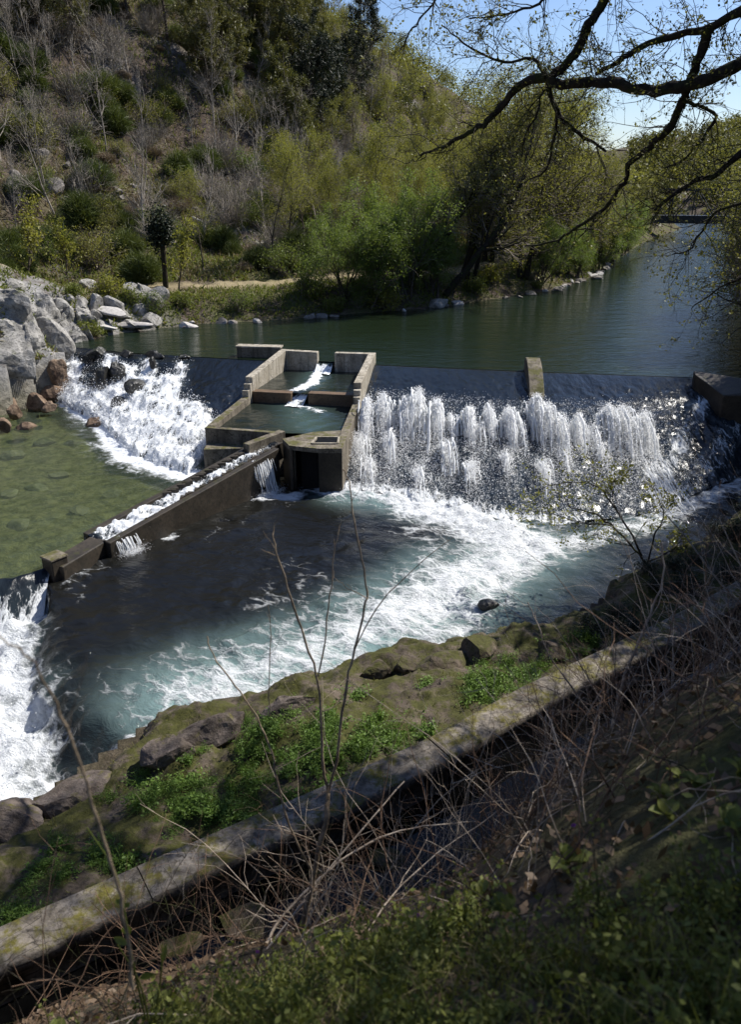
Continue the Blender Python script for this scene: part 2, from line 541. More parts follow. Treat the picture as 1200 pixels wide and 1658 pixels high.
def groundmat():
    m, n, l, out = new_mat('ground')
    p = N_(n, 'ShaderNodeBsdfPrincipled', Roughness=0.95)
    p.inputs['Specular IOR Level'].default_value = 0.15
    v = objvec(n, world=True)
    a = noise(n, l, 0.35, 8, v, 0.7, 0.4); b = noise(n, l, 2.6, 8, v, 0.72, 0.3); c_ = noise(n, l, 14, 5, v, 0.7)
    soil = mixc(n, l, ramp(n, l, b.outputs['Fac'], 0.36, 0.64), (0.04, 0.030, 0.022), (0.125, 0.095, 0.075))
    soil = mixc(n, l, ramp(n, l, c_.outputs['Fac'], 0.6, 0.78), soil, (0.22, 0.195, 0.17))
    gr = mixc(n, l, ramp(n, l, c_.outputs['Fac'], 0.35, 0.65), (0.05, 0.06, 0.018), (0.13, 0.13, 0.045))
    c = mixc(n, l, math_(n, l, 'MULTIPLY', ramp(n, l, a.outputs['Fac'], 0.42, 0.6), attr(n, 'grass')), soil, gr)
    rk = mixc(n, l, ramp(n, l, b.outputs['Fac'], 0.38, 0.62), (0.17, 0.165, 0.16), (0.38, 0.37, 0.36))
    c = mixc(n, l, math_(n, l, 'MULTIPLY', attr(n, 'rock'), ramp(n, l, a.outputs['Fac'], 0.36, 0.5)), c, rk)
    c = mixc(n, l, attr(n, 'path'), c, mixc(n, l, b.outputs['Fac'], (0.24, 0.19, 0.11), (0.42, 0.35, 0.22)))
    bed = mixc(n, l, ramp(n, l, b.outputs['Fac'], 0.4, 0.6), (0.10, 0.09, 0.05), (0.28, 0.25, 0.16))
    c = mixc(n, l, attr(n, 'bed'), c, bed)
    l.new(c, p.inputs['Base Color'])
    h = math_(n, l, 'ADD', b.outputs['Fac'], math_(n, l, 'MULTIPLY', c_.outputs['Fac'], 0.25))
    l.new(bumpn(n, l, h, 0.9, 0.25), p.inputs['Normal'])
    l.new(p.outputs[0], out.inputs['Surface'])
    return m
M['ground'] = groundmat()

def watermat(name, deep, teal, wave=3.0, bstr=0.25, bdist=0.08, lace=1.6, rough=0.06, stretch=(1, 1, 1), rot=0.0, speck=0.0, soft=0.0):
    """dark water, aerated teal water and white foam from the mesh's own foam and air attributes"""
    m, n, l, out = new_mat(name)
    g = n.new('ShaderNodeNewGeometry')
    mp = n.new('ShaderNodeMapping')
    mp.inputs['Rotation'].default_value = (0, 0, rot)
    l.new(g.outputs['Position'], mp.inputs['Vector'])
    mp2 = n.new('ShaderNodeMapping'); mp2.inputs['Scale'].default_value = stretch
    l.new(mp.outputs[0], mp2.inputs['Vector'])
    v = mp2.outputs[0]
    wob = noise(n, l, lace * 0.55, 5, v, 0.6)
    vm = n.new('ShaderNodeVectorMath'); vm.operation = 'SCALE'; vm.inputs['Scale'].default_value = 1.1
    l.new(wob.outputs['Color'], vm.inputs[0])
    va = n.new('ShaderNodeVectorMath'); va.operation = 'ADD'
    l.new(v, va.inputs[0]); l.new(vm.outputs[0], va.inputs[1])
    vo = N_(n, 'ShaderNodeTexVoronoi', Scale=lace); vo.feature = 'DISTANCE_TO_EDGE'
    l.new(va.outputs[0], vo.inputs['Vector'])
    vo2 = N_(n, 'ShaderNodeTexVoronoi', Scale=lace * 2.7); vo2.feature = 'DISTANCE_TO_EDGE'
    l.new(va.outputs[0], vo2.inputs['Vector'])
    n1 = noise(n, l, lace * 1.1, 9, v, 0.72, 0.5)
    n2 = noise(n, l, lace * 8, 6, v, 0.75)
    fo = attr(n, 'foam'); air = attr(n, 'air')
    # lacework: 1 on the cell edges
    e1 = math_(n, l, 'SUBTRACT', 1.0, math_(n, l, 'MULTIPLY', vo.outputs['Distance'], 4.2), clamp=True)
    e2 = math_(n, l, 'SUBTRACT', 1.0, math_(n, l, 'MULTIPLY', vo2.outputs['Distance'], 4.0), clamp=True)
    e = math_(n, l, 'ADD', math_(n, l, 'MULTIPLY', e1, 0.30), math_(n, l, 'MULTIPLY', e2, 0.22))
    e = math_(n, l, 'ADD', e, math_(n, l, 'MULTIPLY', n1.outputs['Fac'], 0.75))
    e = math_(n, l, 'ADD', e, math_(n, l, 'MULTIPLY', n2.outputs['Fac'], 0.42 + speck))
    s = math_(n, l, 'ADD', e, math_(n, l, 'MULTIPLY', fo, 1.15))
    th = 1.52 + speck * 0.5
    mr = N_(n, 'ShaderNodeMapRange'); mr.interpolation_type = 'SMOOTHSTEP'
    mr.inputs[1].default_value = th - 0.12 - soft; mr.inputs[2].default_value = th + 0.22 + soft
    l.new(s, mr.inputs[0])
    foamf = math_(n, l, 'MULTIPLY', mr.outputs[0], math_(n, l, 'MULTIPLY', fo, 12.0, clamp=True))
    wavn = noise(n, l, wave, 6, v, 0.6, 0.4)
    wav2 = noise(n, l, wave * 0.25, 4, v, 0.5, 0.4)
    hh = math_(n, l, 'ADD', wavn.outputs['Fac'], math_(n, l, 'MULTIPLY', wav2.outputs['Fac'], 2.0))
    hh = math_(n, l, 'ADD', hh, math_(n, l, 'MULTIPLY', foamf, math_(n, l, 'MULTIPLY', n2.outputs['Fac'], 1.6)))
    nb = bumpn(n, l, hh, bstr, bdist)
    wc = mixc(n, l, air, deep, teal)
    wt = N_(n, 'ShaderNodeBsdfPrincipled', Roughness=rough, IOR=1.33)
    l.new(wc, wt.inputs['Base Color']); l.new(nb, wt.inputs['Normal'])
    fm = N_(n, 'ShaderNodeBsdfPrincipled', Roughness=0.7)
    fm.inputs['Base Color'].default_value = (0.74, 0.765, 0.785, 1)
    fm.inputs['Specular IOR Level'].default_value = 0.3
    l.new(nb, fm.inputs['Normal'])
    mx = n.new('ShaderNodeMixShader')
    l.new(foamf, mx.inputs[0]); l.new(wt.outputs[0], mx.inputs[1]); l.new(fm.outputs[0], mx.inputs[2])
    l.new(mx.outputs[0], out.inputs['Surface'])
    return m

M['river_water'] = watermat('river_water', (0.010, 0.017, 0.008), (0.05, 0.07, 0.05), wave=3.5, bstr=0.85, bdist=0.07, rough=0.06, stretch=(0.55, 1.5, 1))
M['weir_water'] = watermat('weir_water', (0.006, 0.008, 0.011), (0.05, 0.07, 0.085), wave=2.5, bstr=0.55, bdist=0.1, lace=2.2, rough=0.2, stretch=(1.6, 0.55, 0.55), speck=0.15)
M['pool_water'] = watermat('pool_water', (0.008, 0.008, 0.007), (0.17, 0.255, 0.25), wave=2.0, bstr=0.75, bdist=0.12, lace=1.5, rough=0.07, stretch=(0.75, 1.15, 1), rot=math.radians(25), soft=0.16)
M['tank_water'] = watermat('tank_water', (0.012, 0.016, 0.013), (0.055, 0.09, 0.085), wave=4.0, bstr=0.3, bdist=0.06, lace=2.5, rough=0.06)
M['canal_water'] = watermat('canal_water', (0.003, 0.003, 0.003), (0.05, 0.07, 0.07), wave=2.0, bstr=0.05, bdist=0.03, rough=0.04)
for nd in M['canal_water'].node_tree.nodes:
    if nd.type == 'BSDF_PRINCIPLED': nd.inputs['Specular IOR Level'].default_value = 0.3

def clearwater():
    m, n, l, out = new_mat('clear_water')
    g = n.new('ShaderNodeNewGeometry'); v = g.outputs['Position']
    w1 = noise(n, l, 2.4, 6, v, 0.6, 0.5)
    nb = bumpn(n, l, w1.outputs['Fac'], 0.35, 0.08)
    tr = n.new('ShaderNodeBsdfTransparent'); tr.inputs[0].default_value = (0.68, 0.76, 0.56, 1)
    df = n.new('ShaderNodeBsdfDiffuse'); df.inputs[0].default_value = (0.10, 0.135, 0.09, 1)
    m0 = n.new('ShaderNodeMixShader'); m0.inputs[0].default_value = 0.22
    l.new(tr.outputs[0], m0.inputs[1]); l.new(df.outputs[0], m0.inputs[2])
    gl = N_(n, 'ShaderNodeBsdfGlossy', Roughness=0.05); l.new(nb, gl.inputs['Normal'])
    fr = N_(n, 'ShaderNodeFresnel', IOR=1.33); l.new(nb, fr.inputs['Normal'])
    mx = n.new('ShaderNodeMixShader')
    l.new(fr.outputs[0], mx.inputs[0]); l.new(m0.outputs[0], mx.inputs[1]); l.new(gl.outputs[0], mx.inputs[2])
    fo = attr(n, 'foam')
    n1 = noise(n, l, 1.9, 9, v, 0.72, 0.6); n2 = noise(n, l, 12, 6, v, 0.75)
    s = math_(n, l, 'ADD', math_(n, l, 'MULTIPLY', n1.outputs['Fac'], 1.0), math_(n, l, 'MULTIPLY', n2.outputs['Fac'], 0.4))
    s = math_(n, l, 'ADD', s, math_(n, l, 'MULTIPLY', fo, 1.1))
    mr = N_(n, 'ShaderNodeMapRange'); mr.interpolation_type = 'SMOOTHSTEP'
    mr.inputs[1].default_value = 1.22; mr.inputs[2].default_value = 1.55
    l.new(s, mr.inputs[0])
    ff = math_(n, l, 'MULTIPLY', mr.outputs[0], math_(n, l, 'MULTIPLY', fo, 10.0, clamp=True))
    fm = N_(n, 'ShaderNodeBsdfPrincipled', Roughness=0.7); fm.inputs['Base Color'].default_value = (0.74, 0.765, 0.785, 1)
    l.new(bumpn(n, l, s, 0.7, 0.12), fm.inputs['Normal'])
    mx2 = n.new('ShaderNodeMixShader')
    l.new(ff, mx2.inputs[0]); l.new(mx.outputs[0], mx2.inputs[1]); l.new(fm.outputs[0], mx2.inputs[2])
    l.new(mx2.outputs[0], out.inputs['Surface'])
    return m
M['clear_water'] = clearwater()

def dropmat():
    m, n, l, out = new_mat('spray')
    d = n.new('ShaderNodeBsdfDiffuse'); d.inputs[0].default_value = (0.97, 0.975, 0.98, 1)
    t = n.new('ShaderNodeBsdfTranslucent'); t.inputs[0].default_value = (0.97, 0.975, 0.98, 1)
    mx = n.new('ShaderNodeMixShader'); mx.inputs[0].default_value = 0.5
    l.new(d.outputs[0], mx.inputs[1]); l.new(t.outputs[0], mx.inputs[2])
    l.new(mx.outputs[0], out.inputs['Surface'])
    return m
M['spray'] = dropmat()
def frothmat():
    m, n, l, out = new_mat('froth')
    p = N_(n, 'ShaderNodeBsdfPrincipled', Roughness=0.6)
    p.inputs['Base Color'].default_value = (0.84, 0.86, 0.875, 1)
    a = noise(n, l, 14, 6, objvec(n, world=True), 0.7)
    l.new(bumpn(n, l, a.outputs['Fac'], 0.6, 0.05), p.inputs['Normal'])
    t = n.new('ShaderNodeBsdfTranslucent'); t.inputs[0].default_value = (0.95, 0.96, 0.97, 1)
    mx = n.new('ShaderNodeMixShader'); mx.inputs[0].default_value = 0.35
    l.new(p.outputs[0], mx.inputs[1]); l.new(t.outputs[0], mx.inputs[2])
    l.new(mx.outputs[0], out.inputs['Surface'])
    return m
M['froth'] = frothmat()

# ------------------------------------------------------------------ the lie of the land
Z_POOL, Z_BASIN, Z_RAPID = -2.2, -1.9, -2.85
LEFT = [(-14, -30), (-19, 8), (-19, 25), (-16.4, 32.5), (-14.0, 36.5), (-15.0, 39.2), (-13, 42.3), (-9.3, 45.2), (-5.65, 46.3), (-1.5, 48.5),
        (3.5, 51), (8.3, 55.1), (13.5, 60), (18.3, 67.9), (25, 84.3), (31.8, 100), (39.4, 116.5), (52, 140), (60, 180), (66, 300), (70, 900)]
RIGHT = [(-40, -6), (-14, 3.5), (-8.5, 6.6), (-6.2, 8.2), (-5.0, 10.2), (-3.95, 11.7), (-2.9, 12.3), (-1.5, 12.9), (0.1, 13.8), (0.8, 14.0), (3.3, 14.8), (4.9, 15.8),
         (6.3, 17.2), (9.2, 19.6), (13.8, 23.6), (17.6, 29.2), (19, 34.5), (23, 47), (29, 60), (37, 80), (44, 100), (50, 118), (62, 140), (72, 180), (80, 300), (90, 900)]
WALL = [(-14, -1.0), (-8, 3.15), (-3.87, 5.93), (-2.48, 6.84), (-0.56, 8.05), (1.05, 9.13), (2.65, 10.41), (4.49, 11.68), (6.25, 12.95), (9.8, 15.8), (14.2, 20.6), (18.6, 27), (21, 34)]

def smax(a, b, k):
    h = np.clip(0.5 + 0.5 * (a - b) / k, 0, 1)
    return b * (1 - h) + a * h + k * h * (1 - h)

def land(x, y, detail=True):
    """height of the ground everywhere, and its cover"""
    dl, _ = polydist(x, y, LEFT)              # + on the hill side
    dr, _ = polydist(x, y, RIGHT)
    dr = -dr                                   # + on the near bank
    dw, _ = polydist(x, y, WALL)
    dw = -dw                                   # + towards the canal and the camera
    # hill
    q = x - 0.5 * (y - 48)
    steep = 0.70 + (0.11 - 0.70) * sstep(-42, -11, q)
    d = np.maximum(dl, 0)
    bank = 1.25 * sstep(0, 2.6, d) + 0.3 * sstep(2.5, 6, d)
    rise = steep * np.maximum(d - 6.2, 0)
    cap = 75 * (0.13 + 0.87 * (1 - sstep(-50, -14, q)))
    rise = cap * (1 - np.exp(-rise / cap))
    cliff = sstep(47, 40, y) * sstep(5, -8, x)
    hill = bank + rise + cliff * (1.3 * sstep(0.3, 2.2, d) + 1.2 * sstep(2, 5, d)) * sstep(24, 33, y)
    if detail:
        nz = fbm2(x, y, 0.11, 4, 3) * 1.6 + fbm2(x, y, 0.45, 4, 8) * 0.55
        hill = hill + nz * sstep(1, 12, d) + fbm2(x, y, 1.1, 3, 5) * 0.22 * sstep(0, 2, d)
    # river bed
    bed = np.where(dl > -3, -0.2 - 0.5 * sstep(0, 3, -dl), -0.7)
    upstream = y > 38.2 - 0.21 * (x + 14)
    bed = np.where(upstream, bed - 1.0 * sstep(0, 3, -dl) * sstep(0, 3, -dr), -3.4)
    if detail:
        bed = bed + fbm2(x, y, 0.7, 4, 21) * 0.22
    # near bank
    sh = 1.75 - 0.36 * np.clip(.6 - x, 0, 2.8) * sstep(14, 9, np.hypot(x, y))
    t = np.clip((dw - sh) / (7.1 - sh), 0, 1.6)
    slope = -0.6 + 6.5 * (1 - np.abs(1 - np.minimum(t, 1)) ** (1.5 + .55 * sstep(.2, 2.0, x))) + 0.35 * np.maximum(t - 1, 0)
    far = sstep(14, 30, np.hypot(x, y))
    slope = slope * (1 - far) + far * (0.6 + 0.22 * np.maximum(dw - 2, 0))
    canal = np.where(dw > 0.2, -1.1, -0.95)
    nb = np.where(dw > sh, slope, canal)
    shelf = -0.95 + 0 * x
    nb = np.where(dw < 0, shelf - 0.45, nb)
    up_bank = 0.9 * sstep(0, 2, dr) + 0.22 * np.maximum(dr - 2, 0)
    up_bank = 24 * (1 - np.exp(-up_bank / 24))
    nb = nb * (1 - sstep(27, 32, y)) + up_bank * sstep(27, 32, y)
    if detail:
        nb = nb + fbm2(x, y, 1.2, 4, 31) * 0.12 * sstep(2.0, 3.0, dw) + fbm2(x, y, 0.2, 3, 33) * 0.8 * sstep(33, 45, y)
    z = np.where(dl > 0, hill, np.where(dr > 0, nb, bed))
    # far rim
    R = np.hypot(x, y)
    z = z + 10 * sstep(190, 420, R) + (fbm2(x, y, 0.012, 3, 50) * 9 * sstep(200, 420, R) if detail else 0)
    under = ((dl <= 0) & (dr <= 0))
    return z, dl, dr, dw, under, cliff

def H(x, y):
    xa, ya = np.array([float(x)]), np.array([float(y)])
    return float(land(xa, ya)[0][0])

def hit(px, py, far=140.0, zmin=-9.0):
    """where the photo's line of sight through this pixel meets the ground"""
    Y = np.geomspace(1.2, far, 1500)
    p = np.array([PY(px, py, y) for y in (1.0,)])[0]
    d = p - np.array([0, 0, CAM_H])
    q = np.array([0, 0, CAM_H]) + d[None] * Y[:, None]
    g = np.maximum(land(q[:, 0], q[:, 1])[0], zmin)
    i = np.argmax(q[:, 2] <= g)
    return q[i] if q[i, 2] <= g[i] else q[-1]

def build_ground():
    ang = np.concatenate([np.linspace(-180, -34, 50, endpoint=False), np.linspace(-34, 34, 620, endpoint=False), np.linspace(34, 180, 50, endpoint=False)])
    ang = np.radians(ang)
    rad = np.concatenate([[0.0], np.geomspace(0.5, 1500, 430)])
    A, R = np.meshgrid(ang, rad)
    x, y = (R * np.sin(A)), (R * np.cos(A))
    z, dl, dr, dw, under, cliff = land(x.ravel(), y.ravel())
    xr, yr = x.ravel(), y.ravel()
    nr, na = R.shape
    idx = np.arange(nr * na).reshape(nr, na)
    a = idx[:-1, :]; b = np.roll(a, -1, 1); d = idx[1:, :]; c = np.roll(d, -1, 1)
    f = np.stack([a, d, c, b], -1).reshape(-1, 4)
    rockn = fbm2(xr, yr, 0.22, 4, 61)
    rock = np.clip(cliff * sstep(7, 2, dl) * (dl > 0) * 1.3 + 0.75 * sstep(0.18, 0.4, rockn) * (dl > 6), 0, 1)
    grass = np.where(dl > 0, sstep(-0.1, 0.35, fbm2(xr, yr, 0.09, 3, 71)) * 0.9 + 0.5 * sstep(20, 40, xr) + sstep(9, 3, dl) * 0.6, 0.7 * sstep(4.5, 6, dw) + 0.25)
    wig = fbm2(xr, yr, 0.18, 2, 81) * 0.7
    pm = sstep(1.0, 0.5, np.abs(dl - 5.0 - wig)) * (yr > 38) * sstep(12, 6, xr) * (dl > 0)
    at = dict(rock=rock, grass=np.clip(grass, 0, 1), path=pm * 0.9, bed=under.astype(float))
    me = mk_mesh('ground', np.stack([xr, yr, z], 1), f, M['ground'], None, True, at)
    tag(link('ground', me), kind='structure')
build_ground()

# ------------------------------------------------------------------ water
def grid_mesh(name, X, Y, Z, mat, attrs, keep=None):
    nr, nc = X.shape
    idx = np.arange(nr * nc).reshape(nr, nc)
    f = np.stack([idx[:-1, :-1], idx[:-1, 1:], idx[1:, 1:], idx[1:, :-1]], -1).reshape(-1, 4)
    v = np.stack([X.ravel(), Y.ravel(), Z.ravel()], 1)
    # keep faces looking up
    a, b, c = v[f[:, 0]], v[f[:, 1]], v[f[:, 2]]
    if np.mean(np.cross(b - a, c - a)[:, 2]) < 0: f = f[:, ::-1]
    attrs = {k: np.asarray(w).ravel() for k, w in attrs.items()}
    if keep is not None:
        k = keep.ravel()
        f = f[k[f].all(1)]
        used = np.unique(f)
        re = np.full(len(v), -1); re[used] = np.arange(len(used))
        f = re[f]; v = v[used]; attrs = {q: w[used] for q, w in attrs.items()}
    return mk_mesh(name, v, f, mat, None, True, attrs)

CREST_L = np.array([(-15.6, 39.1), (-11.5, 37.2), (-8.2, 36.3), (-5.2, 35.55), (-4.0, 35.5)])
CREST_R = np.array([(0.1, 34.55), (6.75, 33.2), (13.1, 32.15), (16.5, 31.4)])
rv = [(-40, 46)] + [tuple(p + np.array([0.02, 0.12])) for p in CREST_L] + [(-3.9, 35.75), (0.05, 34.9)] + [tuple(p + np.array([0.02, 0.12])) for p in CREST_R] + [(30, 31.4), (170, 60), (170, 420), (-40, 420)]
riv = mk_mesh('river', np.array([(x, y, 0.0) for x, y in rv]), [list(range(len(rv)))], M['river_water'], None, False)
tag(link('river', riv), kind='structure')

def curve_pts(pl, k):
    pl = np.asarray(pl, float)
    s = np.concatenate([[0], np.cumsum(np.linalg.norm(np.diff(pl, axis=0), axis=1))])
    t = np.linspace(0, s[-1], k)
    return np.stack([np.interp(t, s, pl[:, i]) for i in range(pl.shape[1])], 1)

def ramp_surface(crest, base, zb, nu, nv, sag=1.12):
    c = curve_pts(crest, nu); b = curve_pts(base, nu)
    v = np.linspace(0, 1, nv)[:, None]
    X = c[None, :, 0] * (1 - v) + b[None, :, 0] * v
    Y = c[None, :, 1] * (1 - v) + b[None, :, 1] * v
    Z = zb * np.broadcast_to(v, X.shape) ** sag
    return X, Y, Z

def strokes(X, Y, lst, z):
    """foam laid along the current: px polylines, width in metres, strength"""
    r = np.zeros(X.shape)
    for pl, w, s in lst:
        pts = [P(px, py, z)[:2] for px, py in pl]
        d = np.abs(polydist(X, Y, pts)[0])
        r = np.maximum(r, s * np.exp(-(d / w) ** 2))
    return r

def droplets(cent, size, rng):
    """small splashes: two crossed flakes each"""
    N = len(cent)
    a = norm(rng.normal(0, 1, (N, 3))); b = norm(np.cross(a, rng.normal(0, 1, (N, 3)))); c = np.cross(a, b)
    z = size[:, None] * 1.1
    v = np.stack([cent + a * z, cent + b * z * .8, cent - a * z * .7, cent - b * z, cent + c * z], 1).reshape(-1, 3)
    k = np.arange(N)[:, None] * 5
    f = np.concatenate([k + np.array([[0, 1, 2]]), k + np.array([[0, 2, 3]]), k + np.array([[0, 4, 2]])])
    return v, f

# right spillway: the ramp, the sheet of water over it, the plumes thrown up by its blocks
BASE_R = np.array([P(548, 792, Z_POOL)[:2], P(700, 812, Z_POOL)[:2], P(820, 846, Z_POOL)[:2], P(920, 850, Z_POOL)[:2], P(1060, 830, Z_POOL)[:2], P(1200, 772, Z_POOL)[:2], P(1290, 745, Z_POOL)[:2]])
RAMP_R = lambda nu, nv: ramp_surface(CREST_R, BASE_R, Z_POOL, nu, nv)
RU, RV = 300, 190
rX, rY, rZ = RAMP_R(RU, RV)

def ramp_at(px, py, lift=0.0):
    """the point of the ramp that the photo shows at this pixel"""
    u, v = (px - 600) / FPX, (829 - py) / FPX
    d = np.array([u, cp + v * sp, -sp + v * cp])
    t = np.dot(np.stack([rX, rY, rZ], -1) - np.array([0, 0, CAM_H]), d) / d.dot(d)
    e = np.linalg.norm(np.stack([rX, rY, rZ], -1) - np.array([0, 0, CAM_H]) - t[..., None] * d, axis=-1)
    i = np.unravel_index(np.argmin(e), e.shape)
    return np.array([rX[i], rY[i], rZ[i] + lift])

PLUMES = [(a, b, h * (.86 if b < 705 else .8), w) for a, b, h, w in [(597, 668, .95, 1.1), (619, 662, .95, 1.2), (640, 676, .5, .5), (656, 664, .85, 1.2), (676, 660, 1.1, 1.4), (690, 676, .5, .6), (704, 668, .85, 1.3), (727, 680, .5, .5), (756, 680, .8, 1.3), (774, 690, .45, .5),
          (788, 676, .85, .8), (818, 682, .85, 1.3), (838, 690, .5, .6), (859, 668, 1.05, 1.4), (877, 680, .95, 1.1), (899, 690, .85, .9), (926, 694, .85, 1.0), (951, 700, .75, .7), (972, 680, .9, 1.3), (994, 682, .95, 1.3),
          (1012, 690, .6, .7), (1028, 690, .9, 1.2),
          (580, 712, .7, .9), (631, 712, .7, .8), (675, 762, .6, .5), (598, 750, .6, .7), (720, 724, .65, .7), (762, 752, .55, .6), (816, 738, .6, .6), (874, 752, .6, .7), (908, 732, .5, .5), (968, 722, .5, .5)]]
plume_pts = [(ramp_at(a, b), h, w) for a, b, h, w in PLUMES]

def build_weir():
    root = empty('weir', (6.5, 31, -1.2))
    root['label'] = 'broad sloping concrete weir that the river spills over, white plumes on its face'
    root['category'] = 'weir'
    # concrete ramps under the water
    for nm, crest, base, zb in (('ramp', CREST_R, BASE_R, Z_POOL), ):
        X, Y, Z = ramp_surface(crest, base, zb, 40, 30)
        me = grid_mesh(nm, X - 6.5, Y - 31, Z - 0.14 + 1.2, M['wet_concrete'], {})
        link(nm, me, root)
    mb = MB()
    c = curve_pts(CREST_R, 12)
    for a, b in zip(c[:-1], c[1:]):
        mb.wall(a - (6.5, 31), b - (6.5, 31), 0.22, -1.2, 1.2 - 0.02, None, 0)
    mb.build('crest_sill', [M['wet_concrete']], root)
    rng = np.random.default_rng(5)
    for (p, h, w) in plume_pts[:22]:
        b = MB()
        b.prism([(p[0] - .16 - 6.5, p[1] - .1 - 31), (p[0] + .16 - 6.5, p[1] - .1 - 31), (p[0] + .16 - 6.5, p[1] + .12 - 31), (p[0] - .16 - 6.5, p[1] + .12 - 31)], p[2] + 1.2 - .3, p[2] + 1.2 + .06)
        b.build('baffle_block', [M['wet_concrete']], root)
    # water sheet
    X, Y, Z = rX, rY, rZ.copy()
    v = np.linspace(0, 1, RV)[:, None] * np.ones((1, RU))
    foam = np.zeros(X.shape)
    for (p, h, w) in plume_pts:
        d0 = (X - p[0]); dy = p[1] - Y
        dx = d0 + 0.02 * np.maximum(dy, 0)
        ln = np.exp(-np.maximum(dy, 0) / (2.2 + 2.0 * h)) * sstep(-0.35, 0.05, dy)
        foam = np.maximum(foam, (0.25 + 0.5 * min(1, w)) * ln * np.exp(-(dx / (0.13 + 0.09 * np.sqrt(np.maximum(dy, 0)) + .07 * w)) ** 2))
    n = fbm(np.stack([X * 2.2, Y * 0.8, X * 0], -1), 5, 90)
    n2 = fbm(np.stack([X * 6, Y * 3, X * 0], -1), 3, 95)
    band = sstep(0.18, 0.34, v) * sstep(10.4, 9.2, X)
    foam = np.maximum(foam, band * (0.30 + 0.30 * n) * sstep(0.2, 0.5, v))
    foam = np.maximum(foam, sstep(0.86, 0.99, v) * 0.7 * sstep(9, 6, X))
    # the ragged run along the far end
    run = strokes(X, Y, [([(1175, 655), (1120, 695), (1080, 745)], .5, .75), ([(1210, 745), (1140, 790), (1080, 830), (1000, 850)], .9, .8), ([(1200, 690), (1120, 760), (1040, 820)], .7, .6), ([(1000, 800), (1010, 850)], .5, .6)], -1.3)
    foam = np.maximum(foam, run * (0.8 + 0.5 * n))
    lip = np.exp(-((v - 0.012) / 0.012) ** 2) * 0.22
    Z += (0.05 * n + 0.03 * n2) * sstep(0.03, 0.2, v) + 0.10 * foam * (0.6 + n2)
    rough = sstep(9.5, 11.5, X) * sstep(0.2, 0.4, v)
    Z += rough * 0.16 * fbm(np.stack([X * 1.1, Y * 1.1, X * 0], -1), 4, 97)
    me = grid_mesh('spillway_water', X, Y, Z, M['weir_water'], dict(foam=np.clip(foam + lip, 0, 1), air=np.clip(foam * 0.6 + 0.05, 0, 1)))
    tag(link('spillway_water', me), kind='structure')
    # plumes of spray
    pts, sz = [], []
    core = Bag()
    for (p, h, w) in plume_pts:
        v0 = math.sqrt(2 * 9.8 * h)
        fw = rng.uniform(2.2, 2.9)
        # several ropes of solid white water in each plume
        for q in range(int((12 + 20 * w) * (1.0 if p[2] > -.95 else .35))):
            vz = v0 * (.25 + .80 * rng.uniform(0, 1) ** 1.5); vy = -fw * rng.uniform(.8, 1.15); vx = rng.normal(0, .13)
            T = vz / 4.9 * 1.05
            Te = T + rng.uniform(.05, 1.0) ** 2 * 2.6
            n_ = 40
            t = np.linspace(0, Te, n_)
            x = p[0] + rng.normal(0, .07 + .07 * w) + vx * t; y = p[1] + vy * t + rng.normal(0, .06)
            fall = p[2] - .03 + vz * t - 4.9 * t * t
            z = np.maximum(fall, p[2] - .07 + .236 * (y - p[1]))
            l_ = np.stack([x, y, z], 1)
            l_ += .05 * np.stack([fbm(l_ * 4 + q, 3, k) for k in (4, 5, 6)], 1)
            r_ = np.interp(t / Te, [0, .12, .35, .7, 1], [.015, .05, .065, .05, .004]) * rng.uniform(.2, .58) * (.6 + .5 * w)
            r_ = r_ * (1 + .5 * fbm(l_ * 7, 2, 9))
            a, f = tubes(l_[None], r_[None], 9)
            a = a + (a - np.repeat(l_, 9, 0)) * (fbm(a * 11, 3, 77)[:, None] * 1.8)
            core.add(a, f)
        k = int(5200 * w * (0.5 + h) * (.45 if p[2] < -.95 else 1.0))
        wz = 0.03 + 0.05 * w
        q_ = rng.uniform(0, 1, k) ** 1.25
        vz = v0 * (.22 + .86 * q_)
        vy = -fw * rng.normal(1.0, 0.16, k)
        vx = rng.normal(0, 0.22, k) * (1.08 - q_)
        t = vz / 9.8 * 2 * rng.uniform(0, 1, k) ** 0.85 * 1.2
        low = p[2] < -.95
        x = p[0] + rng.normal(0, wz * (2.0 if low else 1.0), k) + vx * t
        y = p[1] + rng.normal(0, 0.10, k) + vy * t
        z = p[2] + vz * t - 4.9 * t * t
        pts.append(np.stack([x, y, z], 1)); sz.append(rng.lognormal(math.log(0.012), 0.4, k))
        k = int(2400 * w)
        dy = rng.exponential(1.6 + h, k)
        x = p[0] + rng.normal(0, 0.08 + 0.09 * np.sqrt(dy), k)
        pts.append(np.stack([x, p[1] - .3 - dy, p[2] - .07 - 0.235 * dy + np.abs(rng.normal(0, 0.13, k))], 1)); sz.append(rng.lognormal(math.log(0.011), 0.4, k))
    tag(link('plumes', core.mesh('plumes', [M['froth']])), 'solid white ropes of water inside the plumes on the weir', 'spray', kind='stuff')
    # rest of the face: thin scattered drops
    k = 22000
    i = rng.integers(int(RV * 0.28), RV - 1, k); j = rng.integers(0, int(RU * 0.72), k)
    x = rX[i, j] + rng.normal(0, .05, k); y = rY[i, j] + rng.normal(0, .05, k); z = rZ[i, j] + np.abs(rng.normal(0, .14, k))
    pts.append(np.stack([x, y, z], 1)); sz.append(np.abs(rng.lognormal(math.log(0.0105), 0.4, k)))
    pts = np.concatenate(pts); sz = np.concatenate(sz)
    vv, ff = droplets(pts, np.clip(sz, 0.005, 0.04), rng)
    tag(link('spray', mk_mesh('spray', vv, ff, M['spray'], None, False)), 'white spray thrown up in a row of plumes on the weir', 'spray', kind='stuff')
build_weir()

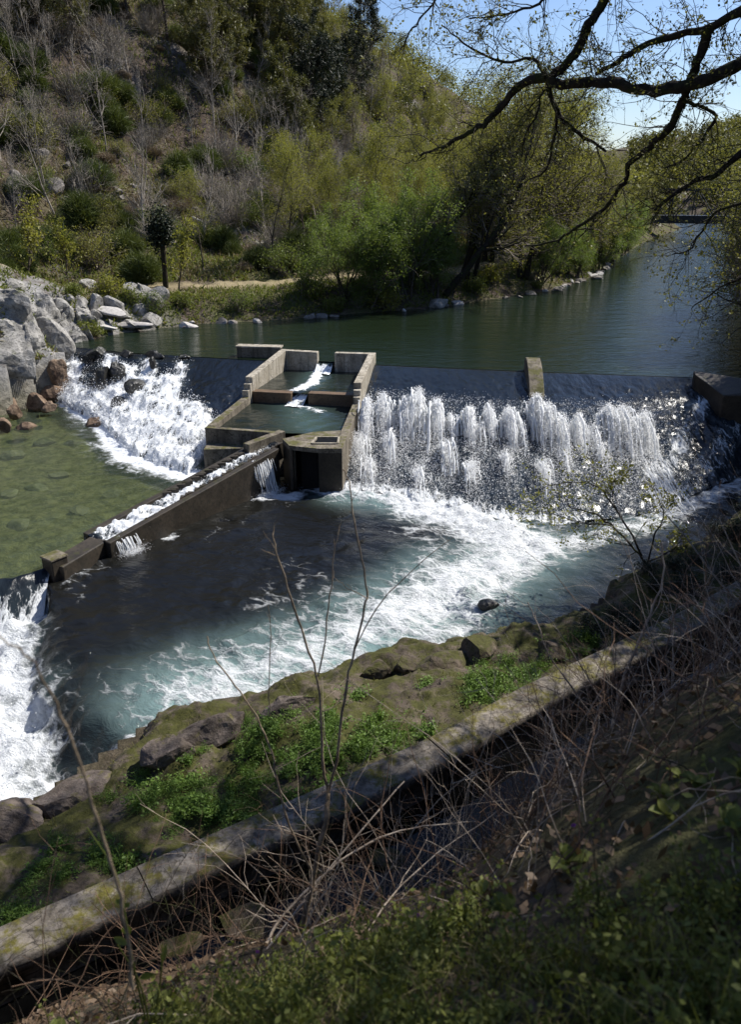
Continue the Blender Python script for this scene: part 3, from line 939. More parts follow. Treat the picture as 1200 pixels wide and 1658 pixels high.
# left spillway: smooth dark lip, then broken white water over rock
def build_cascade():
    rng = np.random.default_rng(11)
    base = np.array([P(92, 652, Z_BASIN)[:2], P(160, 690, Z_BASIN)[:2], P(215, 745, Z_BASIN)[:2], P(300, 775, Z_BASIN)[:2], P(335, 720, Z_BASIN)[:2] + np.array([.5, 0])])
    X, Y, Z = ramp_surface(CREST_L, base, Z_BASIN, 240, 170, 1.0)
    v = np.linspace(0, 1, 170)[:, None] * np.ones((1, 240)); u = np.linspace(0, 1, 240)[None] * np.ones((170, 1))
    n = fbm(np.stack([X * .9, Y * .9, X * 0], -1), 5, 120); n2 = fbm(np.stack([X * 3, Y * 2, X * 0], -1), 4, 125)
    rough = sstep(0.72, 0.5, u - 0.25 * v)
    n3 = fbm(np.stack([X * 5, Y * 2.2, X * 0], -1), 4, 128)
    stepv = np.floor((v + .06 * n) * 5) / 5 + .2 * sstep(.55, 1.0, ((v + .06 * n) * 5) % 1)
    Z = Z + rough * (-1.9 * (stepv - v) * .55 * sstep(1, .9, v) + 0.35 * n * sstep(0.05, 0.3, v) * sstep(1, 0.8, v)) + 0.09 * n2 * sstep(0.05, 0.4, v)
    start = 0.03 + 0.10 * sstep(.12, .25, u) + 0.62 * sstep(0.54, 0.98, u)
    foam = sstep(start, start + 0.14, v + 0.14 * n) * (0.80 + 0.35 * n2 + .3 * n3)
    chan = np.maximum.reduce([np.exp(-((u - c - .05 * v) / w) ** 2) for c, w in ((.02, .09), (.30, .05), (.48, .045), (.62, .03))])
    foam = np.maximum(foam, chan * sstep(0.0, .12, v) * (.85 + .3 * n3))
    foam = foam * (1 - .75 * sstep(.12, .2, u) * sstep(.34, .24, u) * sstep(.62, .5, v) * (1 - chan))
    Z = Z + 0.10 * foam * (n2 + n3) - .4 * sstep(.93, 1., v)
    me = grid_mesh('cascade_water', X, Y, Z, M['weir_water'], dict(foam=np.clip(foam, 0, 1), air=np.clip(foam * .6, 0, 1)))
    tag(link('cascade_water', me), kind='structure')
    k = 60000
    i = rng.integers(8, 169, k); j = rng.integers(0, 239, k)
    keep = rng.uniform(0, 1, k) < np.clip(foam[i, j], 0, 1) ** 1.5 * (.25 + .75 * v[i, j])
    i, j = i[keep], j[keep]; k = len(i)
    x = X[i, j] + rng.normal(0, .1, k); y = Y[i, j] + rng.normal(0, .1, k) - .1; z = Z[i, j] + np.abs(rng.normal(0, .2, k)) * (0.25 + 0.8 * v[i, j] + .6 * (u[i, j] > .6))
    vv, ff = droplets(np.stack([x, y, z], 1), np.clip(rng.lognormal(math.log(0.014), .4, k), .005, .035), rng)
    tag(link('cascade_spray', mk_mesh('cascade_spray', vv, ff, M['spray'], None, False)), 'white spray flying off the rocky cascade beside the grey cliff', 'spray', kind='stuff')
    return X, Y, Z
casX, casY, casZ = build_cascade()

# flume geometry (used by pool, basin and concrete)
FL_A = np.array([-3.25, 26.35]); FL_B = P(155, 872, -1.78)[:2]; FL_C = P(88, 908, -1.72)[:2]
FL_ZA, FL_ZB = -0.84, -1.78
BASIN_EDGE = [FL_C + np.array([-0.1, 0.1]), P(20, 938, Z_BASIN)[:2], P(-60, 940, Z_BASIN)[:2], P(-260, 935, Z_BASIN)[:2]]

def build_pool():
    xs = np.arange(-15, 16.5, 0.075); ys = np.arange(4.5, 28, 0.075)
    X, Y = np.meshgrid(xs, ys)
    div = [FL_A + (0.6, .9), FL_A, FL_B, FL_C, BASIN_EDGE[1], BASIN_EDGE[2], BASIN_EDGE[3], (-30, 18)]
    sd, _ = polydist(X, Y, div)                 # - on the basin side
    keep = sd > -0.25
    edge = [P(78, 985, Z_POOL)[:2], P(82, 1050, Z_POOL)[:2], P(112, 1110, Z_POOL)[:2], P(120, 1170, Z_POOL)[:2], P(175, 1210, Z_POOL)[:2], P(260, 1190, Z_POOL)[:2] + np.array([1.5, -1.5])]
    de, _ = polydist(X, Y, edge)                # + to the east of the lip going south
    de = de + 0.35 * fbm2(X, Y, 0.8, 3, 140)
    drop = sstep(0.5, -0.9, de)
    Z = Z_POOL + (Z_RAPID - Z_POOL) * drop - 0.03 * np.maximum(18 - Y, 0) * drop
    foam = strokes(X, Y, [
        ([(560, 795), (640, 808), (760, 838), (850, 885)], 1.45, 1.05),
        ([(850, 880), (800, 850), (700, 820)], 1.3, .95),
        ([(850, 890), (800, 920), (720, 950), (640, 1000)], 1.6, .86),
        ([(640, 830), (700, 880), (690, 930)], .6, .55), ([(560, 960), (480, 1000), (380, 1040), (270, 1060)], .5, .44), ([(470, 950), (400, 980)], .3, .42),
        ([(820, 930), (760, 990), (700, 1040)], 1.1, .66),
        ([(720, 960), (600, 1010), (480, 1070), (330, 1125)], 1.6, .70),
        ([(600, 1040), (450, 1090), (300, 1135)], .9, .58),
        ([(860, 880), (950, 880), (1040, 850), (1130, 810), (1230, 760)], .75, .72),
        ([(880, 895), (960, 905)], .8, .5),
        ([(410, 805), (475, 803)], .42, .95), ([(225, 862), (275, 868)], .33, .8)], Z_POOL)
    air = np.clip(strokes(X, Y, [
        ([(570, 800), (760, 830), (850, 880)], .9, 1.0),
        ([(850, 885), (740, 960), (640, 1020), (480, 1080), (310, 1130)], 1.45, .95),
        ([(700, 900), (640, 940), (500, 1010), (330, 1060)], .8, .45), ([(860, 880), (960, 870), (1060, 840)], .6, .4)], Z_POOL), 0, 1)
    thin = 0.30 * sstep(0.05, 0.5, fbm2(X, Y, 0.5, 4, 150)) + 0.06
    foam = np.maximum(foam, thin)
    calm = strokes(X, Y, [([(300, 930), (480, 860), (560, 830)], 1.5, 1.0)], Z_POOL)
    foam = foam * (1 - 0.75 * calm)
    dark = strokes(X, Y, [([(905, 960), (1010, 900)], .9, 1.0), ([(830, 1010), (900, 985)], .5, .7)], Z_POOL)
    foam = foam * (1 - 0.65 * dark)
    mound = strokes(X, Y, [([(580, 800), (660, 815), (760, 838), (840, 868)], .55, 1.0), ([(850, 880), (960, 872), (1060, 842)], .4, .8)], Z_POOL)
    Z = Z + mound * (.10 + .22 * np.abs(fbm2(X, Y, 1.6, 4, 158)))
    # rapids beyond the lip
    n = fbm2(X, Y, 0.55, 5, 160); n2 = fbm2(X, Y, 2.0, 4, 165)
    rap = drop * np.clip(0.78 + 0.55 * n, 0, 1)
    south = sstep(11.5, 9.5, Y + 0.35 * (X + 5)) * (de > -1.5)
    foam = np.maximum(foam, rap)
    foam = np.maximum(foam, strokes(X, Y, [([(250, 1195), (160, 1240), (60, 1310), (-60, 1400)], .25, .6)], Z_POOL - .3))
    foam = np.maximum(foam, 0.62 * np.exp(-((de - 0.15) / 0.3) ** 2) * (0.4 + n2) * sstep(0.0, .4, n + .35))
    Z = Z + (0.045 * n2 + 0.08 * fbm2(X, Y, 1.1, 3, 170)) * (1 - .7 * calm) + foam * (0.16 * n2 + 0.16 * n + .05 * fbm2(X, Y, 4.5, 3, 172)) + drop * (0.30 * n + 0.12 * n2)
    air = np.maximum(air, drop * 0.35 * np.clip(.5 + n, 0, 1))
    me = grid_mesh('pool', X, Y, Z, M['pool_water'], dict(foam=np.clip(foam, 0, 1), air=air), keep)
    tag(link('pool', me), kind='structure')
    rng = np.random.default_rng(17)
    k = 90000
    i = rng.integers(0, X.shape[0], k); j = rng.integers(0, X.shape[1], k)
    ok = keep[i, j] & (rng.uniform(0, 1, k) < np.clip((foam[i, j] - .62) * 2.2, 0, 1))
    i, j = i[ok], j[ok]; k = len(i)
    z = Z[i, j] + np.abs(rng.normal(0, .06, k))
    vv, ff = droplets(np.stack([X[i, j] + rng.normal(0, .04, k), Y[i, j] + rng.normal(0, .04, k), z], 1), np.clip(rng.lognormal(math.log(.013), .4, k), .005, .03), rng)
    tag(link('pool_spray', mk_mesh('pool_spray', vv, ff, M['spray'], None, False)), 'white froth leaping off the churning pool below the weir', 'spray', kind='stuff')
    # water pouring over the basin edge
    e = curve_pts(np.array(BASIN_EDGE), 120)
    vv_ = np.linspace(0, 1, 30)[:, None]
    EX = e[None, :, 0] + 0 * vv_; EY = e[None, :, 1] - 1.2 * vv_
    EZ = Z_BASIN + 0.02 - 1.15 * vv_ ** 1.6 + 0.05 * fbm(np.stack([EX * 2.5, EY * 2, EX * 0], -1), 4, 180)
    fo = np.clip(0.15 + 1.0 * vv_ + 0.5 * fbm(np.stack([EX * 2.5, EY * .8, EX * 0], -1), 3, 185), 0, 1)
    tag(link('basin_fall_water', grid_mesh('basin_fall_water', EX, EY, EZ, M['weir_water'], dict(foam=fo, air=fo * .6))), kind='structure')
build_pool()

def build_basin():
    xs = np.arange(-24, -2.5, 0.12); ys = np.arange(15, 38, 0.12)
    X, Y = np.meshgrid(xs, ys)
    div = [FL_A + (3, 4.5), FL_A, FL_B, FL_C, BASIN_EDGE[1], BASIN_EDGE[2], BASIN_EDGE[3], (-30, 18)]
    sd, _ = polydist(X, Y, div)
    keep = (sd < 0.02)
    foam = strokes(X, Y, [([(110, 650), (170, 690), (210, 740), (310, 770)], .75, 1.0), ([(240, 700), (320, 720)], 1.6, 1.0), ([(150, 720), (200, 755), (280, 775)], .8, .55),
                          ([(90, 665), (140, 690), (110, 720)], .6, .45), ([(200, 770), (240, 780)], .6, .4)], Z_BASIN)
    n = fbm2(X, Y, 1.4, 4, 190)
    Z = Z_BASIN + 0.03 * n + foam * 0.10 * fbm2(X, Y, 2.5, 3, 195)
    tag(link('basin', grid_mesh('basin', X, Y, Z, M['clear_water'], dict(foam=np.clip(foam, 0, 1)), keep)), kind='structure')
    # its stony bed
    xs = np.arange(-24, -2.5, 0.16); ys = np.arange(15, 38, 0.16)
    X, Y = np.meshgrid(xs, ys)
    sd, _ = polydist(X, Y, div)
    Z = Z_BASIN - 0.5 + 0.22 * fbm2(X, Y, 0.5, 4, 201) + 0.18 * np.abs(fbm2(X, Y, 1.6, 3, 205))
    z = np.ones(X.shape)
    tag(link('basin_bed', grid_mesh('basin_bed', X, Y, Z, M['ground'], dict(bed=z, rock=z * 0, grass=z * 0, path=z * 0), sd < 0.0)), kind='structure')
build_basin()

# canal behind the near wall
def build_canal():
    w = curve_pts(np.array(WALL), 60)
    d = norm(np.gradient(w, axis=0)); nrm = np.stack([d[:, 1], -d[:, 0]], 1)
    a, b = w + nrm * 0.1, w + nrm * 2.9
    X = np.stack([a[:, 0], b[:, 0]]); Y = np.stack([a[:, 1], b[:, 1]])
    tag(link('canal', grid_mesh('canal', X, Y, X * 0 - 0.42, M['canal_water'], dict(foam=X * 0, air=X * 0))), kind='structure')
build_canal()

# ------------------------------------------------------------------ concrete works
def build_ladder():
    root = empty('fish_ladder', (0, 0, 0))
    tag(root, 'stepped concrete fish ladder of two open tanks let into the weir', 'fish ladder')
    L0, L1, L2 = np.array([-4.08, 35.6]), np.array([-5.02, 31.48]), np.array([-5.85, 27.46])
    R0, R1, R2 = np.array([0.2, 34.8]), np.array([-0.36, 30.45]), np.array([-0.93, 24.9])
    zb = -3.2
    def lerp(a, b, t): return a * (1 - t) + b * t
    mb = MB(); mb.wall(L0, L1, 0.30, zb, 0.45, 0.20, 1.0)
    s = lerp(L1, L2, 0.06); mb.wall(L1, s, 0.28, zb, -0.03, None, 1.0)
    s2 = lerp(L1, L2, 0.11); mb.wall(s, s2, 0.26, zb, -0.25, None, 1.0)
    mb.build('side_wall', [M['concrete']], root, 0.015)
    mb = MB(); mb.wall(s2, L2, 0.28, zb, -0.50, -0.62, 1.0); mb.build('lower_side_wall', [M['mossy_concrete']], root, 0.015)
    mb = MB(); mb.wall(R1, R0, 0.30, zb, 0.20, 0.45, 1.0)
    s = lerp(R1, R2, 0.05); mb.wall(s, R1, 0.28, zb, -0.03, None, 1.0)
    s2 = lerp(R1, R2, 0.09); mb.wall(s2, s, 0.26, zb, -0.25, None, 1.0)
    mb.build('side_wall', [M['concrete']], root, 0.015)
    mb = MB(); mb.wall(R2, s2, 0.28, zb, -0.64, -0.50, 1.0); mb.build('lower_side_wall', [M['mossy_concrete']], root, 0.015)
    # back wall in two pieces with the inlet slot between
    q0, q1 = lerp(L0, R0, 0.40), lerp(L0, R0, 0.58)
    mb = MB(); mb.wall(L0 + (0.02, 0), q0, 0.32, zb, 0.45, 0.42, 1.0); mb.build('back_wall', [M['concrete']], root, 0.02)
    mb = MB(); mb.wall(q1, R0 - (0.02, 0), 0.32, zb, 0.42, 0.44, 1.0); mb.build('back_wall', [M['concrete']], root, 0.02)
    mb = MB(); mb.wall(q0, q1, 0.25, zb, -0.12, None, 1.0); mb.build('inlet_sill', [M['wet_concrete']], root)
    mb = MB(); mb.wall(L0 + (-2.0, 1.0), L0 + (0.0, 0.72), 0.5, zb, 0.42, 0.42, 0.0); mb.build('wing_wall', [M['mossy_concrete']], root, 0.02)
    mb = MB(); mb.wall(L0 + (-2.05, 1.0), L0 + (0.05, 0.72), 0.56, 0.423, 0.50, None, 0.0); mb.build('coping', [M['concrete']], root, 0.015)
    # baffle boards between the two tanks
    a0, a1 = lerp(L1, L2, -.03), lerp(R1, R2, -.06)
    b0, b1, b2, b3 = lerp(a0, a1, 0.02), lerp(a0, a1, 0.40), lerp(a0, a1, 0.545), lerp(a0, a1, 0.93)
    mb = MB(); mb.wall(b0, b1, 0.42, zb, -0.36, None, 0); mb.build('baffle_wall', [M['brown_board']], root, 0.02)
    mb = MB(); mb.wall(b2, b3, 0.42, zb, -0.33, None, 0); mb.build('baffle_wall', [M['brown_board']], root, 0.02)
    # front: low wall, ledge, recess
    f1 = np.array([-3.15, 26.85])
    mb = MB(); mb.wall(L2 + (.0, 0), f1, 0.22, zb, -0.64, -0.66, -1.0); mb.build('front_wall', [M['mossy_concrete']], root, 0.012)
    mb = MB(); mb.prism([L2 + (0.02, -1.05), L2 + (1.75, -0.85), L2 + (2.2, -0.26), L2 + (0.02, -0.22)], zb, -1.18); mb.build('ledge', [M['mossy_concrete']], root, 0.02)
    mb = MB(); mb.wall(f1 + (0.05, 0.0), FL_A + (-.95, -0.75), 0.3, zb, -0.62, -0.72, 0); mb.build('splay_wall', [M['mossy_concrete']], root, 0.015)
    # outlet chamber with hatch
    ch = [(-0.93, 26.95), (-2.0, 26.75), (-3.0, 25.95), (-2.70, 25.2), (-1.72, 24.88), (-0.93, 24.88)]
    ch = [np.array(p) for p in ch]
    mb = MB()
    mb.wall(ch[2], ch[1], .22, zb, -0.80, None, -1); mb.wall(ch[1], ch[0], .22, zb, -0.80, None, -1)
    mb.wall(ch[3], ch[2], .22, zb, -0.80, None, -1)
    mb.wall(ch[3] + (0.0, 0), ch[3] + (0.10, -0.033), .25, zb, -0.80, None, 1)
    mb.wall(ch[4], ch[5] - (.02, 0), .25, zb, -0.80, None, 1)
    mb.build('chamber_wall', [M['wet_concrete']], root, 0.012)
    mb = MB()
    h0, h1, h2, h3 = np.array([-1.95, 25.35]), np.array([-1.08, 25.35]), np.array([-1.08, 26.05]), np.array([-1.85, 26.05])
    for q in ([ch[3], ch[4], h0], [ch[4], ch[5], h1, h0], [ch[5], ch[0], h2, h1], [ch[0], ch[1], h3, h2], [ch[1], ch[2], h3], [ch[2], ch[3], h0, h3]):
        mb.prism([p for p in q], -0.80, -0.645)
    mb.build('chamber_roof', [M['mossy_concrete']], root)
    mb = MB()
    for a, b in ((h0, h1), (h1, h2), (h2, h3), (h3, h0)):
        mb.wall(a, b, 0.07, -0.70, -0.60, None, 0)
    fr = mb.build('hatch_frame', [M['concrete']], root)
    mb = MB()
    for t in np.linspace(.12, .88, 6):
        mb.wall(lerp(h0, h3, t) + (.03, 0), lerp(h1, h2, t) - (.03, 0), .03, -0.69, -0.655, None, 0)
    mb.build('grate', [M['dark_steel']], fr)
    mb = MB()
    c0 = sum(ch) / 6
    mb.prism([lerp(p, c0, .45) for p in ch][::-1], zb, -0.85); mb.build('chamber_shade_fill', [M['black']], root)  # black block added as painted shade inside the hollow chamber
    # tanks' water
    def tank(name, poly_l, poly_r, z, st, airst):
        nu, nv = 90, 100
        v = np.linspace(0, 1, nv)[:, None]; u = np.linspace(0, 1, nu)[None]
        Lx = poly_l[0] * (1 - v) + poly_l[1] * v; Rx = poly_r[0] * (1 - v) + poly_r[1] * v
        X = Lx[:, :1] * (1 - u) + Rx[:, :1] * u; Y = Lx[:, 1:] * (1 - u) + Rx[:, 1:] * u
        fo = strokes(X, Y, st, z); ai = strokes(X, Y, airst, z)
        n = fbm(np.stack([X * 2, Y * 2, X * 0], -1), 4, 210)
        Z = z + 0.02 * n + fo * (0.10 * n + 0.06)
        tag(link(name, grid_mesh(name, X, Y, Z, M['tank_water'], dict(foam=np.clip(fo + 0.1, 0, 1), air=ai))), kind='structure')
    m0, m1 = lerp(a0, a1, 0), lerp(a0, a1, 1)
    tank('upper_tank_water', (L0, m0), (R0, m1), -0.40, [([(520, 590), (515, 605), (505, 622)], .28, 1.0), ([(505, 622), (480, 632)], .35, .8)], [([(520, 590), (500, 625)], .6, .8)])
    tank('lower_tank_water', (m0, f1 * .35 + L2 * .65 + (-1.0, .1)), (m1, np.array([-0.95, 26.9])), -0.80, [([(490, 630), (475, 645), (480, 655)], .38, .95), ([(498, 647), (550, 650)], .10, .95), ([(480, 655), (520, 668)], .35, .5)], [([(480, 640), (500, 690)], 1.0, .8)])
    # water sliding through the slots
    for nm, a, b, za, zb_, w in (('slot_water', lerp(L0, R0, .49) + (0, .35), lerp(L0, R0, .48) + (-.15, -.75), -0.02, -0.38, .36), ('slot_water', lerp(a0, a1, .47) + (.05, .5), lerp(a0, a1, .44) + (-.15, -.7), -0.40, -0.76, .34)):
        d = norm(b - a); nn = np.array([-d[1], d[0]])
        t = np.linspace(0, 1, 40)[:, None]; s_ = np.linspace(-w, w, 24)[None]
        X = a[0] + (b - a)[0] * t + nn[0] * s_; Y = a[1] + (b - a)[1] * t + nn[1] * s_
        n = fbm(np.stack([X * 5, Y * 3, X * 0], -1), 4, 215)
        Z = za + (zb_ - za) * sstep(.1, .8, t) + .05 * n + 0 * X
        fo = sstep(.12, .4, t) * (.85 + .4 * n)
        tag(link(nm, grid_mesh(nm, X, Y, Z, M['tank_water'], dict(foam=np.clip(fo, 0, 1), air=fo * .5))), kind='structure')
build_ladder()

def build_flume():
    root = empty('flume', (0, 0, 0))
    tag(root, 'narrow saw-toothed concrete flume of white water running down from the fish ladder', 'flume')
    d = FL_B - FL_A; L = np.linalg.norm(d); d = d / L; n = np.array([-d[1], d[0]])     # n points to the pool side
    if n[0] < 0: n = -n
    hw = 0.36
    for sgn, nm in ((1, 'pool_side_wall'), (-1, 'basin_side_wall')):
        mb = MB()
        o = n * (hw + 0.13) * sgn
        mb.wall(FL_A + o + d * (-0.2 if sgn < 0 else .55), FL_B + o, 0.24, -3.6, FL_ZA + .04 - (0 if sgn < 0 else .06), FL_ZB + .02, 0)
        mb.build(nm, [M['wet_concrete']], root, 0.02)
        for k in range(24):
            t = (k * .62 + .5 + (.3 if k % 3 == 0 else 0)) / 24
            c = FL_A + d * L * t + n * hw * sgn
            z = FL_ZA + (FL_ZB - FL_ZA) * t
            mb = MB()
            a, b, e = c - d * 0.15 + n * .03 * sgn, c + d * 0.15 + n * .03 * sgn, c - n * 0.15 * sgn - d * .06
            q = [a, e, b] if sgn < 0 else [a, b, e]
            area = (q[1][0] - q[0][0]) * (q[2][1] - q[0][1]) - (q[1][1] - q[0][1]) * (q[2][0] - q[0][0])
            if area < 0: q = q[::-1]
            mb.prism(q, z - .5, z + .06)
            mb.build('baffle_tooth', [M['wet_concrete']], root)
    mb = MB()
    mb.wall(FL_B - d * .05, FL_C + d * .1, 0.62, -3.6, FL_ZB + .0, -1.80, 0.15)
    mb.build('tail_wall', [M['wet_concrete']], root, 0.03)
    # ribbon of white water
    t = np.linspace(0, 1.0, 220)[:, None]; s_ = np.linspace(-hw, hw, 26)[None]
    X = FL_A[0] + d[0] * L * t + n[0] * s_; Y = FL_A[1] + d[1] * L * t + n[1] * s_
    nz = fbm(np.stack([X * 3.5, Y * 3.5, X * 0], -1), 4, 220)
    over = sstep(.55, .8, t)
    X = X + n[0] * over * .05 * (s_ / hw) ; Y = Y + n[1] * over * .05 * (s_ / hw)
    Z = FL_ZA - .06 + (FL_ZB - FL_ZA) * t + .12 * nz + over * .05 + .05 * fbm(np.stack([X * 9, Y * 9, X * 0], -1), 3, 224) + 0 * X
    fo = sstep(0.0, 0.10, t) * (.62 + .75 * nz + .25 * sstep(.2, .7, t)) * sstep(1.0, .95, t + .05 * nz)
    tag(link('flume_water', grid_mesh('flume_water', X, Y, Z, M['weir_water'], dict(foam=np.clip(fo, 0, 1), air=fo * .6))), kind='structure')
    # froth
    rng = np.random.default_rng(3)
    k = 3500
    tt = rng.uniform(0.05, 1.02, k); ss = rng.normal(0, .17, k)
    z = FL_ZA - .10 + (FL_ZB - FL_ZA) * tt + np.abs(rng.normal(0, .045, k))
    p = np.stack([FL_A[0] + d[0] * L * tt + n[0] * ss, FL_A[1] + d[1] * L * tt + n[1] * ss, z], 1)
    # side spills into the pool: thin connected ribbons with a little splash
    rb_ = Bag(); q = []
    for c, wd_, z0, nr, reach in ((FL_A + d * 1.3 + n * .56, .42, FL_ZA - .2, 120, .42), (FL_B - d * .55 + n * .56, .30, FL_ZB + .02, 60, .35)):
        dz = z0 - Z_POOL
        for _ in range(nr):
            al = np.clip(rng.normal(0, .5), -1.1, 1.1) * wd_
            tt = np.linspace(0, 1, 14)
            wob = rng.normal(0, .05)
            rch = reach * rng.uniform(.4, 1.1)
            l_ = np.stack([c[0] + d[0] * (al + wob * tt) + n[0] * (-.06 + rch * tt), c[1] + d[1] * (al + wob * tt) + n[1] * (-.06 + rch * tt), z0 + .05 * rng.uniform(-1, 1) - dz * tt ** 1.7], 1)
            cut = int(rng.integers(8, 15)); l_ = l_[:cut]
            r_ = np.full(cut, rng.uniform(.008, .022)) * (1 + .6 * fbm(l_ * 9, 2, 31)); r_[-1] = .003
            a_, f_ = tubes(l_[None], r_[None], 6)
            rb_.add(a_, f_)
        k = 1500
        al = rng.normal(0, .6, k) * wd_; dr = 1 - np.abs(rng.normal(0, .22, k))
        q.append(np.stack([c[0] + d[0] * al + n[0] * (reach * dr + rng.normal(0, .12, k)), c[1] + d[1] * al + n[1] * (reach * dr + rng.normal(0, .12, k)), Z_POOL + np.abs(rng.normal(0, .09, k))], 1))
    tag(link('spill', rb_.mesh('spill', [M['froth']])), 'thin white ribbons of water spilling over the flume wall into the pool', 'spill', kind='stuff')
    pts = np.concatenate([p] + q)
    vv, ff = droplets(pts, np.clip(rng.lognormal(math.log(.0085), .35, len(pts)), .004, .016), rng)
    tag(link('flume_spray', mk_mesh('flume_spray', vv, ff, M['spray'], None, False)), 'white froth in the narrow flume and spilling over its side', 'spray', kind='stuff')
    # end pillar
    d = d * .8; n = n * .8
    pr = empty('pillar', (FL_C[0], FL_C[1], -3.6))
    tag(pr, 'square mossy concrete pillar at the lower end of the flume wall', 'pillar')
    mb = MB(); u = d * .3; w = n * .29
    mb.prism([-u - w, u - w, u + w, -u + w][::-1] if np.cross(u, w) < 0 else [-u - w, u - w, u + w, -u + w], -.2, 1.98)
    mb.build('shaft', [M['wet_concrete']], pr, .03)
    mb = MB(); u, w = u * 1.08, w * 1.08
    mb.prism([-u - w, u - w, u + w, -u + w][::-1] if np.cross(u, w) < 0 else [-u - w, u - w, u + w, -u + w], 1.983, 2.05)
    mb.build('cap', [M['mossy_concrete']], pr, .02)
    # sill the basin spills over
    mb = MB()
    e = curve_pts(np.array(BASIN_EDGE), 8)
    for a, b in zip(e[:-1], e[1:]): mb.wall(a, b, .3, -3.6, Z_BASIN - .06, None, 0)
    tag(mb.build('basin_sill', [M['wet_concrete']]), 'low dark sill that the green basin spills over beside the pillar', 'sill')
build_flume()

def build_pier():
    a, b = P(862, 594, 0.3)[:2], None
    top = np.array([6.82, 33.45]); dirv = norm(np.array([-0.10, -1.0])); n = np.array([-dirv[1], dirv[0]])
    prof = [(-.3, 0.10), (-.24, .40), (-.05, .56), (.3, .63), (.8, .60), (1.4, .46), (2.0, .24), (2.6, -.06), (3.0, -.34), (3.15, -.9)]
    v, f = [], []
    for s in (-.29, .29):
        for t, z in prof: v.append((*(top + dirv * t + n * s), z))
    for s in (-.29, .29):
        for t, z in prof: v.append((*(top + dirv * t + n * s), -2.0))
    k = len(prof)
    f = [[i, i + 1, k + i + 1, k + i] for i in range(k - 1)]
    f += [[2 * k + i, 2 * k + i + 1, i + 1, i] for i in range(k - 1)] + [[k + i, k + i + 1, 3 * k + i + 1, 3 * k + i] for i in range(k - 1)]
    f += [[0, k, 3 * k, 2 * k], [k - 1, 3 * k - 1, 4 * k - 1, 2 * k - 1][::-1] if False else [2 * k - 1, k - 1, 3 * k - 1, 4 * k - 1]]
    me = mk_mesh('pier', v, f, [M['mossy_concrete']], None, False)
    o = tag(link('pier', me), 'slim round-topped concrete pier standing alone on the weir crest', 'pier')
    md = o.modifiers.new('bevel', 'BEVEL'); md.width = .03; md.segments = 2; md.limit_method = 'ANGLE'
    mb = MB()
    A = [(1124, 600, .40), (1300, 626, .45), (1300, 640, .2), (1172, 640, -.02), (1126, 606, .34)]
    A = [P(*a) for a in A][::-1]
    mb.prism(A, -1.6, [a[2] for a in A])
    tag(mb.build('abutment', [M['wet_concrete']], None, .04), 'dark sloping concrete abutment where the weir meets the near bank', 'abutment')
build_pier()

def build_canal_wall():
    root = empty('canal_wall', (0, 0, 0))
    tag(root, 'long mossy concrete wall between the canal and the rock shelf', 'wall')
    full = curve_pts(np.array(WALL), 900)
    d = norm(np.gradient(full, axis=0)); nrm = np.stack([d[:, 1], -d[:, 0]], 1)      # towards the canal
    joint = P(735, 1228, .1)[:2]
    j = int(np.argmin(np.linalg.norm(full - joint, axis=1)))
    jj = sorted([0, j, j - 150, j - 75, j + 90, j + 200, 899])
    for lo, hi in zip(jj[:-1], jj[1:]):
        w, nn = full[max(lo - 1, 0):hi].copy(), nrm[max(lo - 1, 0):hi]
        if lo: w[0] += d[lo] * (.022 if lo == j else .012)
        half = .27
        prof = [(-half, -1.6), (-half, -.6), (-half, .085), (-half + .012, .10), (-half + .1, .105), (-.1, .105), (0.04, .105), (.16, .105), (half - .014, .103), (half, .088), (half + .004, -.07), (half - .03, -.09), (half - .015, -.5), (half, -1.6)]
        pr = np.array(prof)
        X = w[None, :, 0] + nn[None, :, 0] * pr[:, :1]; Y = w[None, :, 1] + nn[None, :, 1] * pr[:, :1]; Z = np.broadcast_to(pr[:, 1:], X.shape).copy()
        q = np.stack([X, Y, Z], -1)
        nz = fbm(q * 2.5, 4, 230); n2 = fbm(q * 9, 3, 235)
        X = X + nn[None, :, 0] * (.016 * nz + .012 * n2); Y = Y + nn[None, :, 1] * (.016 * nz + .012 * n2); Z = Z + .010 * nz + .009 * n2
        chip = np.clip(fbm(q * 3.0, 3, 238) - .3, 0, 1) * .16
        Z[7:11] -= chip[7:11]
        me = grid_mesh('wall_section', X, Y, Z, M['canal_concrete'], {})
        link('wall_section', me, root)
build_canal_wall()

# ------------------------------------------------------------------ rocks
def rock_mesh(name, size, seed, mat, cuts=9, sub=4, rough=.12, fine=.03):
    import bmesh
    bm = bmesh.new()
    bmesh.ops.create_icosphere(bm, subdivisions=sub, radius=1.0)
    v = np.array([x.co[:] for x in bm.verts]); f = np.array([[q.index for q in p.verts] for p in bm.faces])
    bm.free()
    rng = np.random.default_rng(seed)
    for _ in range(cuts):
        nn = norm(rng.normal(0, 1, 3)); c = rng.uniform(.45, .8)
        e = np.maximum(v @ nn - c, 0)
        v = v - e[:, None] * nn * .93
    v = v * np.asarray(size)
    m = float(np.mean(size))
    r = norm(v)
    v = v + r * (fbm(v / m * 1.7 + seed, 4, seed) * rough * m)[:, None] + r * (fbm(v / m * 7 + seed, 3, seed + 9) * fine * m)[:, None]
    return mk_mesh(name, v, f, mat, None, rough < .05)

def rock(name, loc, size, seed, mat, label, group=None, rz=0., tilt=(0, 0), cuts=9, sub=4, rough=.12, cat='rock'):
    o = link(name, rock_mesh(name, size, seed, M[mat], cuts, sub, rough), None, loc)
    o.rotation_euler = (tilt[0], tilt[1], rz)
    tag(o, label, cat, group)
    return o

def on(px, py, z): return P(px, py, z)

